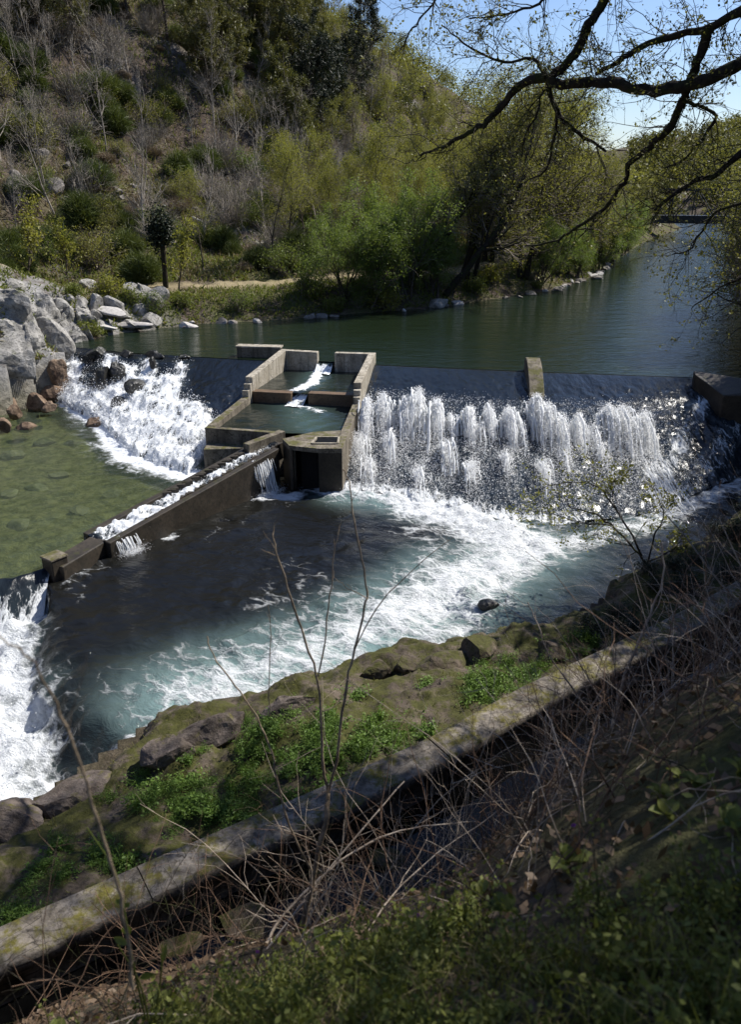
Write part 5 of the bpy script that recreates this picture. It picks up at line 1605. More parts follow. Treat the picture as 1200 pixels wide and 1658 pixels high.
# ------------------------------------------------------------------ particular things on the far bank
def leaning_trees():
    for i, (pl, r, lb) in enumerate([
        ([(695, 432), (715, 395), (742, 350), (770, 310), (790, 270), (800, 240)], .26, 'dark thick-trunked alder leaning out over the river beside the green willow'),
        ([(722, 478), (760, 430), (800, 380), (835, 320), (855, 250), (870, 180)], .24, 'dark forked alder leaning low over the river next to the stones'),
        ([(765, 470), (775, 420), (795, 340), (810, 270), (850, 190)], .18, 'straight dark alder standing behind the two leaning ones')]):
        rng = np.random.default_rng(500 + i)
        Y0 = (53.0, 53.5, 56.0)[i]
        pts = np.array([PY(x, y, Y0 + .2 * k) for k, (x, y) in enumerate(pl)])
        root = empty('alder_tree', tuple(pts[0])); tag(root, lb, 'alder tree')
        q, rr = tube1(pts - pts[0], r, r * .22, rng=rng, wob=.05)
        wd, cr = Bag(), Bag()
        wd.add(*tubes(q[None], rr[None], 8))
        s, dd, L, R = spawn(q[None], rr[None], 28, .25, 1., .8, rng, (.27, .33, .30)[i], .5)
        dd[:, 2] += .25
        p1, q1 = grow(s, dd, L, np.maximum(R, .02), 6, .16, .06, rng, .25); wd.add(*tubes(p1, q1, 5))
        s, dd, L, R = spawn(p1, q1, 9, .15, 1., .75, rng, .5, .5)
        p2, q2 = grow(s, dd, L, np.maximum(R, .010), 4, .2, .05, rng, .35); cr.add(*tubes(p2, q2, 3), mi=0)
        s, dd, L, R = spawn(p2, q2, 6, .15, 1., .7, rng, .5, .55)
        p3, q3 = grow(s, dd, L, np.maximum(R, .006), 2, .2, .02, rng, .5); cr.add(*tubes(p3, q3, 3), mi=0)
        pt = p3[:, 1:].reshape(-1, 3); pt = pt[rng.uniform(0, 1, len(pt)) < .8]
        pt = np.repeat(pt, 4, 0) + rng.normal(0, .16, (len(pt) * 4, 3))
        cr.add(*leaves(pt, .05, rng, .6), mi=1)
        link('trunk', wd.mesh('trunk', [M['dark_bark']]), root); link('crown', cr.mesh('crown', [M['twig'], M['olive_leaf']], False), root)
leaning_trees()

def ivy_snag():
    b = PY(268, 470, 49.5); t = PY(262, 392, 49.5)
    root = empty('dead_tree', tuple(b)); tag(root, 'broken dark tree stem with a black ivy mass on top standing by the path', 'dead tree')
    rng = np.random.default_rng(61)
    q, r = tube1(np.array([(0, 0, -.3), (0.05, 0, 1.2), tuple(t - b), tuple(t - b + np.array([-.05, 0, 1.2]))]), .17, .10, rng=rng)
    link('trunk', mk_mesh('trunk', *tubes(q[None], r[None], 8), M['dark_bark']), root)
    c = np.concatenate([(t - b) + np.array(o_) + rng.normal(0, 1, (n_, 3)) * np.array(s_) for o_, s_, n_ in (((-.15, 0, .9), (.30, .3, .55), 1300), ((.22, 0, .35), (.34, .3, .26), 700), ((-.3, 0, .2), (.25, .25, .4), 600), ((-.35, 0, .75), (.22, .2, .3), 450), ((.3, 0, .95), (.22, .2, .3), 450))])
    link('ivy', mk_mesh('ivy', *leaves(c, .075, rng, .7), M['dark_needle'], None, False), root)
    tr = make_tree('spring_sapling', 'slim sapling in pale yellow green leaf beside the dead ivy stem', 'sapling', tree_mesh(np.random.default_rng(63), 4.2, .05, n1=20, t1=(.15, .98), a1=.6, l1=.35, n2=5, n3=3, leaf='spring_leaf', nleaf=2, lsize=.07, up=.1))
    p = PY(290, 478, 49.0); tr.location = (p[0], p[1], H(p[0], p[1]))
    for px, py, Y, s, lb in ((40, 425, 46, 1.0, 'airy sapling in bright yellow green leaf above the grey cliff'), (105, 420, 47.5, .8, 'small pale green sapling by the path above the crags')):
        p = PY(px, py, Y); dup(tr, (p[0], p[1], H(p[0], p[1]) - .1), .7 * Y, s * 1.15, lb)
ivy_snag()

def bridge():
    root = empty('footbridge', (0, 0, 0)); tag(root, 'dark steel truss footbridge crossing the river far upstream', 'bridge')
    a, b = np.array([33.0, 122.0]), np.array([58.0, 117.0])
    z0, z1 = 1.9, 6.3
    def bar(mb, p, q, t):
        mb_v, mb_f = tubes(np.array([[p, q]]), np.array([[t, t]]), 4); mb.add(mb_v, mb_f)
    d = norm(b - a); n = np.array([-d[1], d[0]])
    mb = MB(); mb.wall(a, b, 2.2, z0 - .15, z0 + .9, None, 0); mb.build('deck', [M['dark_steel']], root)
    for s in (-1, 1):
        mb = MB()
        A, B = a + n * 1.15 * s, b + n * 1.15 * s
        mb.wall(A, B, .22, z1 - .3, z1, None, 0)
        for k in range(9):
            t = k / 8; p = A * (1 - t) + B * t
            bar(mb, (*p, z0), (*p, z1), .1)
            if k < 8:
                t2 = (k + 1) / 8; q = A * (1 - t2) + B * t2
                bar(mb, (*p, z0 if k % 2 else z1), (*q, z1 if k % 2 else z0), .07)
        mb.build('truss', [M['dark_steel']], root)
    for p in (a + d * .5, b - d * 6.5):
        mb = MB(); mb.prism([p - d * .5 - n * 1.4, p + d * .5 - n * 1.4, p + d * .5 + n * 1.4, p - d * .5 + n * 1.4], -2, z0 - .153); mb.build('bridge_pier', [M['mossy_concrete']], root)
bridge()

# ------------------------------------------------------------------ near right bank trees
G_R = 'alders on the near bank upstream'
rt = [make_tree('bank_tree', 'olive leaved tree overhanging the river at the near bank upstream', 'tree', tree_mesh(np.random.default_rng(71 + i), h, .2, n1=22, t1=(.12, .98), a1=1.0, l1=.5, n2=9, n3=5, leaf='olive_leaf', nleaf=4, lsize=.06, wood='dark_bark', up=.01, jitter=.16, forks=3), G_R) for i, h in enumerate((9, 10))]
rspots = [(22.6, 45, 1.0), (20.3, 39, .95), (27.5, 57, .85), (34.5, 70, .7), (41.5, 86, .6), (24.5, 50, .9), (46, 101, .6), (22, 32.5, 1.1), (20, 28.5, 1.05), (55, 116, .6), (27, 40, 1.1), (26, 33, 1.1)]
for i, (x, y, s) in enumerate(rspots):
    pr = rt[i % 2]
    if i < 2: pr.location = (x, y, H(x, y) - .1); pr.scale = (s, s, s); pr.rotation_euler = (0, 0, i * 2.)
    else: dup(pr, (x, y, H(x, y) - .1), i * 1.7, s)
nt = [make_tree('shade_tree', 'leafy tree on the near bank beside the canal', 'tree', tree_mesh(np.random.default_rng(171 + i), 8.5, .2, n1=22, t1=(.3, .98), a1=.9, l1=.48, n2=9, n3=5, leaf='green_leaf', nleaf=2, lsize=.075, wood='dark_bark', up=.05, jitter=.2, forks=2), 'trees on the near bank beside the canal') for i in range(2)]
nt.append(make_tree('shade_tree', 'leafy tree on the near bank beside the canal', 'tree', tree_mesh(np.random.default_rng(177), 8.5, .2, n1=26, t1=(.25, .98), a1=.95, l1=.5, n2=9, n3=5, leaf='green_leaf', nleaf=6, lsize=.09, wood='dark_bark', up=.03, jitter=.22, forks=3), 'trees on the near bank beside the canal'))
for i, (x, y, s) in enumerate([(13.4, 12.2, 1.1), (8.6, 3.0, 1.0), (14.3, 15.3, 1.2), (18.2, 20.2, 1.15), (22.6, 26.5, 1.15), (16.4, 17.9, 1.15), (9.2, 7.6, 1.0), (6.2, 5.0, 1.0), (19.8, 35.6, 1.0), (21.6, 31.6, 1.1)]):
    pr = nt[2] if i in (2, 3, 4, 5) else nt[i % 2]
    if i < 3: pr.location = (x, y, H(x, y) - .1); pr.scale = (s, s, s); pr.rotation_euler = (0, 0, i * 2.)
    else: dup(pr, (x, y, H(x, y) - .1), i * 1.7, s)

# ------------------------------------------------------------------ the overhanging tree
def overhang():
    rng = np.random.default_rng(88)
    bx, by = 11.6, 11.2
    K = 1.42
    bz = H(bx, by)
    root = empty('overhanging_tree', (bx, by, bz)); tag(root, 'large dark tree rooted on the near bank, its crooked branches reaching over the river', 'tree')
    o = np.array([bx, by, bz])
    Y = 9.0
    fork = PY(1500, 70, 8.6 * K)
    tr = np.array([o + (0, 0, -.3), o + (-.1, .1, 2), o + (.1, .3, 4), fork + (.3, 0, .2), fork + (.8, .3, 2.2), fork + (1.0, .2, 4.5)]) - o
    q, r = tube1(tr, .30, .10, rng=rng, wob=.02)
    link('trunk', mk_mesh('trunk', *tubes(q[None], r[None], 10), M['dark_bark']), root)
    def br(pl, r0, r1, y0=9.0, y1=9.0, pre=None):
        p = [PY(x, y, K * (y0 + (y1 - y0) * k / max(1, len(pl) - 1))) for k, (x, y) in enumerate(pl)]
        if pre is not None: p = pre + p
        return np.array(p) - o, r0 * K, r1 * K
    B = [br([(1330, 70), (1250, 88), (1200, 102), (1150, 126), (1100, 141), (1050, 148), (1000, 136), (950, 133), (910, 136), (885, 126)], .072, .045, 8.7, 9.3, [fork]),
         br([(885, 126), (850, 132), (820, 165), (790, 195), (760, 215), (720, 236), (680, 252)], .052, .012, 9.3, 9.9),
         br([(1040, -150), (1005, -60), (980, 0), (955, 40), (935, 82), (915, 107), (888, 126)], .05, .045, 9.0, 9.3),
         br([(1330, -20), (1200, 20), (1150, 45), (1100, 58), (1040, 76), (1000, 100), (965, 120)], .06, .02, 8.8, 9.6, [fork + (0, 0, .5)]),
         br([(1147, 46), (1135, 90), (1118, 130), (1105, 165), (1087, 203), (1060, 228), (1045, 245), (1020, 262), (1016, 290), (1000, 310), (985, 332), (960, 352), (930, 372), (895, 392), (850, 398)], .05, .010, 8.9, 10.2),
         br([(1300, 190), (1200, 250), (1160, 282), (1120, 296), (1080, 325), (1060, 340)], .045, .014, 8.7, 9.1, [fork + (0, 0, -.8)]),
         br([(888, 130), (900, 180), (930, 210), (960, 230), (982, 245)], .030, .012, 9.3, 9.5),
         br([(902, 183), (895, 240), (885, 275), (850, 296)], .018, .008, 9.3, 9.6),
         br([(1108, 160), (1130, 172), (1160, 188), (1125, 240), (1100, 262), (1075, 272)], .022, .009, 9.0, 9.3),
         br([(880, 140), (870, 180), (850, 220), (845, 255)], .014, .006, 9.2, 9.4),
         br([(885, 124), (860, 95), (820, 100), (780, 88), (740, 60), (715, 40)], .02, .006, 9.3, 9.6),
         br([(720, -60), (705, 0), (680, 30), (660, 60), (648, 82)], .014, .005, 9.3, 9.6),
         br([(960, -80), (900, -20), (860, 10), (810, 25), (760, 30)], .02, .006, 9.0, 9.6),
         br([(1260, 290), (1200, 330), (1160, 345), (1120, 400), (1090, 412)], .02, .006, 8.6, 9.0),
         br([(1300, 400), (1240, 440), (1200, 450), (1160, 470), (1120, 500)], .02, .006, 8.6, 9.0)]
    main = []
    for p, r0, r1 in B:
        q, r = tube1(p, r0, r1, rng=rng, wob=.012)
        link('branch', mk_mesh('branch', *tubes(q[None], r[None], 8), M['dark_bark']), root)
        main.append((q, r))
    tw = Bag(); lf = []
    for q, r in main:
        Lq = np.linalg.norm(np.diff(q, axis=0), axis=1).sum()
        k = int(8 + 9 * Lq)
        s, dd, L, R = spawn(q[None], r[None], k, .08, 1., .95, rng, .0, .4)
        L = rng.uniform(.3, 1.15, k); R = np.clip(R, .0035, .008)
        p1, q1 = grow(s, dd, L, R, 6, .28, -.01, rng, .35); tw.add(*tubes(p1, q1, 4))
        s, dd, L, R = spawn(p1, q1, 5, .1, 1., .8, rng, .48, .6)
        p2, q2 = grow(s, dd, L, np.maximum(R, .0025), 4, .3, -.01, rng, .5); tw.add(*tubes(p2, q2, 3))
        s, dd, L, R = spawn(p2, q2, 2, .2, 1., .8, rng, .5, .7)
        p3, q3 = grow(s, dd, L, np.maximum(R, .002), 2, .3, 0, rng, .6); tw.add(*tubes(p3, q3, 3))
        pts = np.concatenate([p2[:, 2:].reshape(-1, 3), p3[:, 1:].reshape(-1, 3)])
        lf.append(pts[rng.uniform(0, 1, len(pts)) < .27])
    # crown above and to the right of the frame
    fk = fork - o
    k = 70
    st = np.array([tr[3], tr[4], tr[5]])[rng.integers(0, 3, k)] + rng.normal(0, .2, (k, 3))
    a = rng.uniform(math.radians(-80), math.radians(150), k)
    dd = np.stack([np.cos(a), np.sin(a) * .9 - .25, rng.uniform(.28, 1.0, k)], 1)
    p1, q1 = grow(st, dd, rng.uniform(3.0, 6.5, k), np.full(k, .05), 6, .14, .03, rng, .3)
    a_ = p1 + o - np.array([0, 0, CAM_H])
    dep = a_[..., 1] * cp - a_[..., 2] * sp; hgt = a_[..., 1] * sp + a_[..., 2] * cp
    sx = 600 + FPX * a_[..., 0] / np.maximum(dep, .1); sy = 829 - FPX * hgt / np.maximum(dep, .1)
    ok = ~((dep > 0) & (sx < 1330) & (sx > -100) & (sy > -190)).any(1)
    p1, q1 = p1[ok], q1[ok]
    tw.add(*tubes(p1, q1, 5))
    s, dd, L, R = spawn(p1, q1, 9, .2, 1., .8, rng, .4, .5)
    dd[:, 2] = np.abs(dd[:, 2])
    p2, q2 = grow(s, dd, L, np.maximum(R, .005), 4, .22, 0.03, rng, .4); tw.add(*tubes(p2, q2, 3))
    s, dd, L, R = spawn(p2, q2, 5, .2, 1., .8, rng, .45, .6)
    p3, q3 = grow(s, dd, L, np.maximum(R, .003), 2, .25, 0, rng, .5); tw.add(*tubes(p3, q3, 3))
    big = np.repeat(p3[:, 1:].reshape(-1, 3), 3, 0); big = big + rng.normal(0, .08, big.shape)
    link('twigs', tw.mesh('twigs', [M['dark_bark']]), root)
    c = np.concatenate(lf); c = np.repeat(c, 2, 0) + rng.normal(0, .025, (len(c) * 2, 3))
    b = Bag(); b.add(*leaves(c, .024, rng, .6)); b.add(*leaves(big, .06, rng, .6))
    link('leaves', b.mesh('leaves', [M['bud_leaf']], False), root)
overhang()

# ------------------------------------------------------------------ shelf plants
def shelf_plants():
    rng = np.random.default_rng(91)
    def weed(seed):
        g = np.random.default_rng(seed); b = Bag(); n = 14
        d = g.normal(0, .75, (n, 3)); d[:, 2] = 1
        p, q = grow(g.normal(0, .07, (n, 3)) * [1, 1, 0], d, g.uniform(.14, .34, n), np.full(n, .004), 4, .15, 0, g, .4); b.add(*tubes(p, q, 3))
        c = np.repeat(p[:, 1:].reshape(-1, 3), 5, 0); c = c + g.normal(0, .03, c.shape); c[:, 2] = np.abs(c[:, 2]) + .01
        b.add(*leaves(c, .016 + .008 * (seed % 3), g, .45, .8))
        k = 60; dd = g.normal(0, .6, (k, 3)); dd[:, 2] = 1
        v, q4, t = blades(g.normal(0, .07, (k, 3)) * [1, 1, 0], dd, g.uniform(.12, .34, k), np.full(k, .008), g, .4); b.add(v, q4, t)
        return b.mesh('weed_clump', [M['weed']], False)
    ms = [weed(i) for i in range(5)]
    spots = []
    zones = [((430, 1240), (120, 70), 34), ((330, 1300), (90, 60), 26), ((240, 1300), (70, 60), 16), ((520, 1190), (60, 40), 18), ((640, 1195), (60, 25), 16), ((790, 1110), (75, 30), 30), ((840, 1090), (60, 25), 16), ((130, 1400), (70, 45), 14), ((40, 1480), (60, 30), 10), ((560, 1210), (40, 25), 10), ((950, 1050), (60, 25), 8), ((430, 1180), (60, 20), 8)]
    first = [True] * 5
    for (cx, cy), (sx, sy), n in zones:
        for _ in range(n):
            px, py = cx + rng.normal(0, sx * .55), cy + rng.normal(0, sy * .55)
            p = on_shelf(px, py)
            a = np.array([p[0]]), np.array([p[1]])
            if -polydist(*a, RIGHT)[0][0] < .35 or -polydist(*a, WALL)[0][0] > -.22: continue
            o = link('weed_clump', ms[rng.integers(0, 5)], None, (p[0], p[1], p[2] - .01))
            s = rng.uniform(.4, 1.25); o.scale = (s * rng.uniform(.7, 1.4), s, s * rng.uniform(.5, 1.0)); o.rotation_euler = (0, 0, rng.uniform(0, 6.28))
            tag(o, 'fresh green weed clump on the rock shelf above the pool', 'weeds', 'green weeds on the rock shelf')
    # short moss and grass
    n = 42000
    x = rng.uniform(-8, 9, n); y = rng.uniform(4, 20, n)
    dr = -polydist(x, y, RIGHT)[0]; dw = -polydist(x, y, WALL)[0]
    f = fbm2(x, y, .8, 4, 93)
    ok = (dr > .4) & (dw < -.24) & (f > -.05)
    x, y, dr, dw = x[ok], y[ok], dr[ok], dw[ok]
    z = shelf_z(x, y, dr, dw); k = len(x)
    d = rng.normal(0, .7, (k, 3)); d[:, 2] = 1
    v, q, t = blades(np.stack([x, y, z - .01], 1), d, rng.uniform(.03, .10, k), np.full(k, .008), rng, .3)
    tag(link('moss', mk_mesh('moss', v, [q, t], [M['moss_leaf']], None, False)), 'yellowish moss and short grass on the rock shelf', 'moss', kind='stuff')
shelf_plants()

# ------------------------------------------------------------------ bush over the pool
def pool_bush():
    rng = np.random.default_rng(97)
    Y = 17.5
    b0 = PY(1050, 915, Y)
    root = empty('overhanging_bush', tuple(b0)); tag(root, 'twiggy bush with yellow green leaves leaning over the pool from the dark bank', 'bush')
    wd, lf = Bag(), []
    for pl, r in (([(1050, 915), (1030, 890), (990, 850), (960, 830), (920, 820)], .035), ([(1040, 900), (1000, 830), (970, 790), (930, 780), (880, 790)], .026), ([(1050, 915), (1060, 870), (1075, 830), (1060, 790)], .024), ([(990, 850), (940, 845), (890, 830), (850, 825)], .016), ([(1000, 830), (990, 790), (1010, 760)], .016), ([(1050, 910), (1090, 890), (1110, 860)], .02)):
        p = np.array([PY(x, y, Y + .25 * k) for k, (x, y) in enumerate(pl)]) - b0
        q, rr = tube1(p, r, r * .3, rng=rng, wob=.02); wd.add(*tubes(q[None], rr[None], 6))
        s, dd, L, R = spawn(q[None], rr[None], 16, .2, 1., .8, rng, .4, .5)
        L = np.minimum(L, 1.0)
        p1, q1 = grow(s, dd, L, np.maximum(R, .005), 4, .25, 0, rng, .4); wd.add(*tubes(p1, q1, 3))
        s, dd, L, R = spawn(p1, q1, 5, .2, 1., .8, rng, .5, .6)
        p2, q2 = grow(s, dd, L, np.maximum(R, .003), 3, .25, 0, rng, .5); wd.add(*tubes(p2, q2, 3))
        lf.append(p2[:, 1:].reshape(-1, 3))
    link('stems', wd.mesh('stems', [M['dark_bark']]), root)
    c = np.concatenate(lf); c = c[rng.uniform(0, 1, len(c)) < .75]; c = np.repeat(c, 2, 0) + rng.normal(0, .05, (len(c) * 2, 3))
    link('leaves', mk_mesh('leaves', *leaves(c, .035, rng, .6), M['spring_leaf'], None, False), root)
pool_bush()

# dark bushes of the shaded near bank
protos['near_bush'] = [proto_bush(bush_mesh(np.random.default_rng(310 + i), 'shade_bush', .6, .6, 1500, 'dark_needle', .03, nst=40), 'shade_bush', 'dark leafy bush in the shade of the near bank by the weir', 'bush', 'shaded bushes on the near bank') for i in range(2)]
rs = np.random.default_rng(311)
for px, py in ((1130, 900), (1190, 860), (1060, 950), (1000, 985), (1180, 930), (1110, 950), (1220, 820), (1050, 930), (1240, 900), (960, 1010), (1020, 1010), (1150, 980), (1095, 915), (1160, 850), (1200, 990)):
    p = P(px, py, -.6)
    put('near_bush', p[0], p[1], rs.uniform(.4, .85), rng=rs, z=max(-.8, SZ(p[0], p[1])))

# ------------------------------------------------------------------ foreground
def stem_thing(name, label, cat, strands, mat, twigs=0, tl=.25, seed=0, buds=None, group=None):
    rng = np.random.default_rng(seed)
    b0 = strands[0][0][0]
    root = empty(name, tuple(b0)); tag(root, label, cat, group)
    tw = Bag()
    for p, r0, r1 in strands:
        q, r = tube1(np.array(p) - b0, r0, r1, rng=rng, wob=.003)
        link('stem', mk_mesh('stem', *tubes(q[None], r[None], 7), M[mat]), root)
        if twigs:
            s, dd, L, R = spawn(q[None], r[None], twigs, .3, 1., .7, rng, 0., .5)
            p1, q1 = grow(s, dd, rng.uniform(.2, 1., twigs) * tl, np.clip(R, .0015, .005), 4, .18, .02, rng, .4); tw.add(*tubes(p1, q1, 4))
    if tw.n: link('crown', tw.mesh('crown', [M[mat]]), root)  # this part holds only the stem's bare side twigs
    return root

def foreground():
    S = lambda pl, Y0, Y1, r0, r1: ([PY(x, y, Y0 + (Y1 - Y0) * k / (len(pl) - 1)) for k, (x, y) in enumerate(pl)], r0, r1)
    stem_thing('sapling', 'tall forked leafless sapling rising from the brambles in front of the pool', 'sapling', [
        S([(475, 1580), (492, 1490), (512, 1400), (528, 1320), (531, 1285)], 3.2, 3.5, .018, .013),
        S([(531, 1285), (522, 1220), (520, 1150), (512, 1090), (488, 1020), (465, 950), (447, 890), (441, 858), (452, 838)], 3.5, 3.7, .009, .003),
        S([(531, 1285), (545, 1230), (552, 1170), (563, 1100), (575, 1050), (590, 985), (594, 950), (582, 890), (572, 830), (566, 780), (555, 760)], 3.5, 3.8, .009, .003),
        S([(515, 1095), (528, 1020), (536, 950), (541, 900), (550, 850)], 3.6, 3.8, .005, .002),
        S([(575, 1050), (610, 985), (650, 940), (700, 895), (735, 870)], 3.7, 3.9, .004, .0015),
        S([(522, 1152), (545, 1140), (560, 1115)], 3.6, 3.7, .004, .002),
        S([(596, 970), (560, 950), (540, 935)], 3.6, 3.7, .003, .001)], 'sapling_bark', 3, .12, 1)
    stem_thing('sapling', 'thin leaning whip with two bends growing beside the tall forked sapling', 'sapling', [
        S([(505, 1410), (470, 1340), (450, 1270), (440, 1220), (415, 1160), (380, 1110), (345, 1060), (335, 1030)], 3.3, 3.6, .007, .003),
        S([(436, 1160), (436, 1090), (438, 1030), (434, 980)], 3.4, 3.5, .003, .002)], 'sapling_bark', 2, .15, 2)
    stem_thing('sapling', 'pale branching dead sapling in front of the dark canal', 'sapling', [
        S([(960, 1350), (975, 1270), (988, 1200), (1008, 1110), (1035, 1040), (1060, 980), (1075, 930), (1072, 880)], 4.6, 4.9, .016, .004),
        S([(988, 1200), (960, 1160), (925, 1110), (890, 1060), (870, 1010), (855, 975)], 4.7, 4.9, .008, .003),
        S([(990, 1190), (965, 1120), (930, 1060), (895, 1010)], 4.7, 4.9, .006, .002),
        S([(1000, 1150), (1030, 1170), (1055, 1110), (1085, 1050)], 4.7, 4.9, .006, .002),
        S([(985, 1290), (930, 1240), (870, 1200), (830, 1170)], 4.6, 4.8, .005, .002)], 'dead_twig', 5, .35, 3)
    stem_thing('dead_branch', 'long pale dead branch sweeping up out of the bottom of the brambles', 'branch', [
        S([(600, 1540), (680, 1490), (760, 1450), (830, 1400), (920, 1370), (1010, 1355)], 2.9, 3.6, .013, .007),
        S([(830, 1400), (900, 1370), (960, 1355), (1010, 1340)], 3.2, 3.6, .006, .003)], 'dead_twig', 6, .3, 4)
    stem_thing('dead_branch', 'straight pale bramble cane slanting across the canal wall below the sapling', 'branch', [
        S([(430, 1540), (500, 1450), (580, 1350), (655, 1265)], 3.1, 3.8, .007, .004)], 'dead_twig', 2, .2, 5)
    stem_thing('dead_branch', 'arched pale cane curving over the brambles beside the sapling', 'branch', [
        S([(520, 1420), (580, 1375), (650, 1345), (720, 1335), (770, 1330)], 3.5, 3.9, .008, .003), S([(520, 1420), (460, 1480), (430, 1530)], 3.5, 3.2, .008, .008)], 'dead_twig', 4, .25, 6)
    stem_thing('dead_branch', 'bleached bare branch rising against the shaded shelf near the bush', 'branch', [
        S([(1240, 1010), (1200, 975), (1160, 935), (1120, 880), (1090, 845), (1078, 832)], 7.4, 7.8, .013, .005), S([(1150, 925), (1158, 890), (1152, 870)], 7.5, 7.6, .006, .003)], 'grey_bark', 5, .5, 7)
    stem_thing('dead_branch', 'two splayed bleached sticks lying over the canal wall edge', 'branch', [
        S([(835, 1235), (815, 1200), (795, 1185)], 7.6, 7.9, .010, .006), S([(815, 1245), (785, 1235), (755, 1222)], 7.6, 7.9, .008, .004)], 'grey_bark', 3, .2, 8)
    stem_thing('grass_stalk', 'blurred green stalk bending close to the camera over the rapids', 'stalk', [
        S([(215, 1600), (200, 1480), (180, 1400), (150, 1300), (110, 1180), (70, 1100), (30, 1050), (-20, 1020)], 1.3, 1.25, .0045, .0015),
        S([(110, 1180), (125, 1110), (140, 1060)], 1.25, 1.25, .0015, .0008)], 'near_stalk' if 'near_stalk' in M else 'sapling_bark', 0, .1, 9)
    # broad leaf plant
    rng = np.random.default_rng(12)
    b0 = PY(235, 1650, 1.9)
    root = empty('leafy_plant', tuple(b0)); tag(root, 'blurred broad leaved green plant at the bottom edge beside the wall end', 'plant')
    wd, lv = Bag(), Bag()
    for pl in ([(235, 1650), (215, 1560), (200, 1470), (185, 1410), (140, 1340)], [(240, 1650), (225, 1590), (190, 1530)], [(250, 1650), (260, 1580), (262, 1530)]):
        q, r = tube1(np.array([PY(x, y, 1.9) for x, y in pl]) - b0, .004, .002); wd.add(*tubes(q[None], r[None], 5))
    link('stem', wd.mesh('stem', [M['near_leaf']]), root)
    def bl(px, py, ang, ln, w):
        c = PY(px, py, 1.9) - b0; u = np.array([math.cos(ang), .3, math.sin(ang)]); u = u / np.linalg.norm(u); s = np.cross(u, [0.2, -1, .3]); s /= np.linalg.norm(s)
        t = np.linspace(0, 1, 9)[:, None]; prof = (np.sin(np.pi * t ** .8) * w)
        mid = c + u * ln * t + np.array([0, 0, -.25 * ln]) * t ** 2
        v = np.concatenate([mid - s * prof, mid + np.array([0, 0, -.004]), mid + s * prof]); k = 9
        f = [[i, i + 1, k + i + 1, k + i] for i in range(8)] + [[k + i, k + i + 1, 2 * k + i + 1, 2 * k + i] for i in range(8)]
        link('leaf', mk_mesh('leaf', v, f, [M['near_leaf']]), root)
    bl(205, 1530, 2.6, .06, .014); bl(200, 1500, -1.4, .05, .016); bl(262, 1560, 1.4, .09, .010); bl(225, 1585, .3, .06, .014); bl(200, 1470, .8, .03, .010); bl(195, 1465, 2.2, .03, .010)
    # tangle of brambles on the slope
    rng = np.random.default_rng(15)
    def tangle(name, lb, n, xr, dwr, hgt, mat, seed, r0, k2=3, lean=.6):
        g = np.random.default_rng(seed)
        x = g.uniform(*xr, n * 12); y = g.uniform(1.2, 13, n * 12)
        dw = -polydist(x, y, WALL)[0]
        ok = (dw > dwr[0]) & (dw < dwr[1]) & (np.abs(x / np.maximum(y, .3)) < .72)
        x, y = x[ok][:n], y[ok][:n]; z = land(x, y)[0]; n = len(x)
        d = g.normal(0, lean, (n, 3)); d[:, 2] = np.abs(d[:, 2]) + .55
        b = Bag()
        p, q = grow(np.stack([x, y, z - .05], 1), d, g.uniform(.35, 1.15, n) * hgt, g.uniform(.5, 1.3, n) * r0, 8, .13, -.045, g, .35); b.add(*tubes(p, q, 5))
        s, dd, L, R = spawn(p, q, k2, .25, 1., .8, g, .38, .6)
        p2, q2 = grow(s, dd, L, np.maximum(R, .0012), 5, .2, -.03, g, .4); b.add(*tubes(p2, q2, 4))
        tag(link(name, b.mesh(name, [M[mat]])), lb, 'brushwood', kind='stuff')
    tangle('brushwood', 'dead brown bramble tangle on the bank below the sapling', 300, (-1.9, 2.0), (1.4, 5.0), 1.0, 'red_twig', 21, .0032, 4)
    tangle('brushwood', 'pale dry bramble canes tangled over the canal', 320, (-.6, 7.5), (1.8, 5.2), 1.4, 'dead_twig', 22, .0038, 4)
    tangle('brushwood', 'dense brown brushwood on the shaded bank beside the canal', 480, (.6, 9.), (2.0, 5.9), 1.15, 'red_twig', 23, .0036, 4)
    tangle('brushwood', 'pale fallen canes crossing over the dark slope above the canal', 120, (.4, 4.), (3.6, 6.0), .9, 'dead_twig', 26, .0034, 3, 1.1)
    tangle('brushwood', 'fine dark dead stems standing thick on the near slope', 420, (-1.5, 7.), (2.6, 6.0), .8, 'dark_bark', 24, .0026, 4, .9)
    # litter, weeds and grass near the camera
    g = np.random.default_rng(25)
    n = 30000
    x = g.uniform(-4, 7, n); y = g.uniform(.6, 10, n); dw = -polydist(x, y, WALL)[0]
    ok = (dw > 2.2) & (np.abs(x / y) < .75)
    x, y = x[ok], y[ok]; z = land(x, y)[0]
    c = np.stack([x, y, z + .02], 1) + g.normal(0, .012, (len(x), 3))
    tag(link('leaf_litter', mk_mesh('leaf_litter', *leaves(c, .026, g, .6, 1.5), M['dead_leaf'], None, False)), 'brown dead leaves littering the near bank', 'leaf litter', kind='stuff')
    n = 150000
    x = g.uniform(-3, 5, n); y = g.uniform(.8, 7, n); dw = -polydist(x, y, WALL)[0]
    f = fbm2(x, y, 1.3, 3, 27)
    edge = 4.9 + .45 * f + 1.5 * np.clip(x, 0, .95)
    ok = (dw > edge) & (dw < 6.85) & (np.abs(x / y) < .78)
    x, y = x[ok], y[ok]; z = land(x, y)[0]; k = len(x)
    d = g.normal(0, .55, (k, 3)); d[:, 2] = 1
    hh = g.uniform(.06, .2, k) * (1 + .5 * fbm2(x, y, 1.2, 3, 28))
    v, q, t = blades(np.stack([x, y, z - .01], 1), d, hh, g.uniform(.003, .006, k), g, .35)
    mi = (g.uniform(0, 1, k) < .3).astype(int)
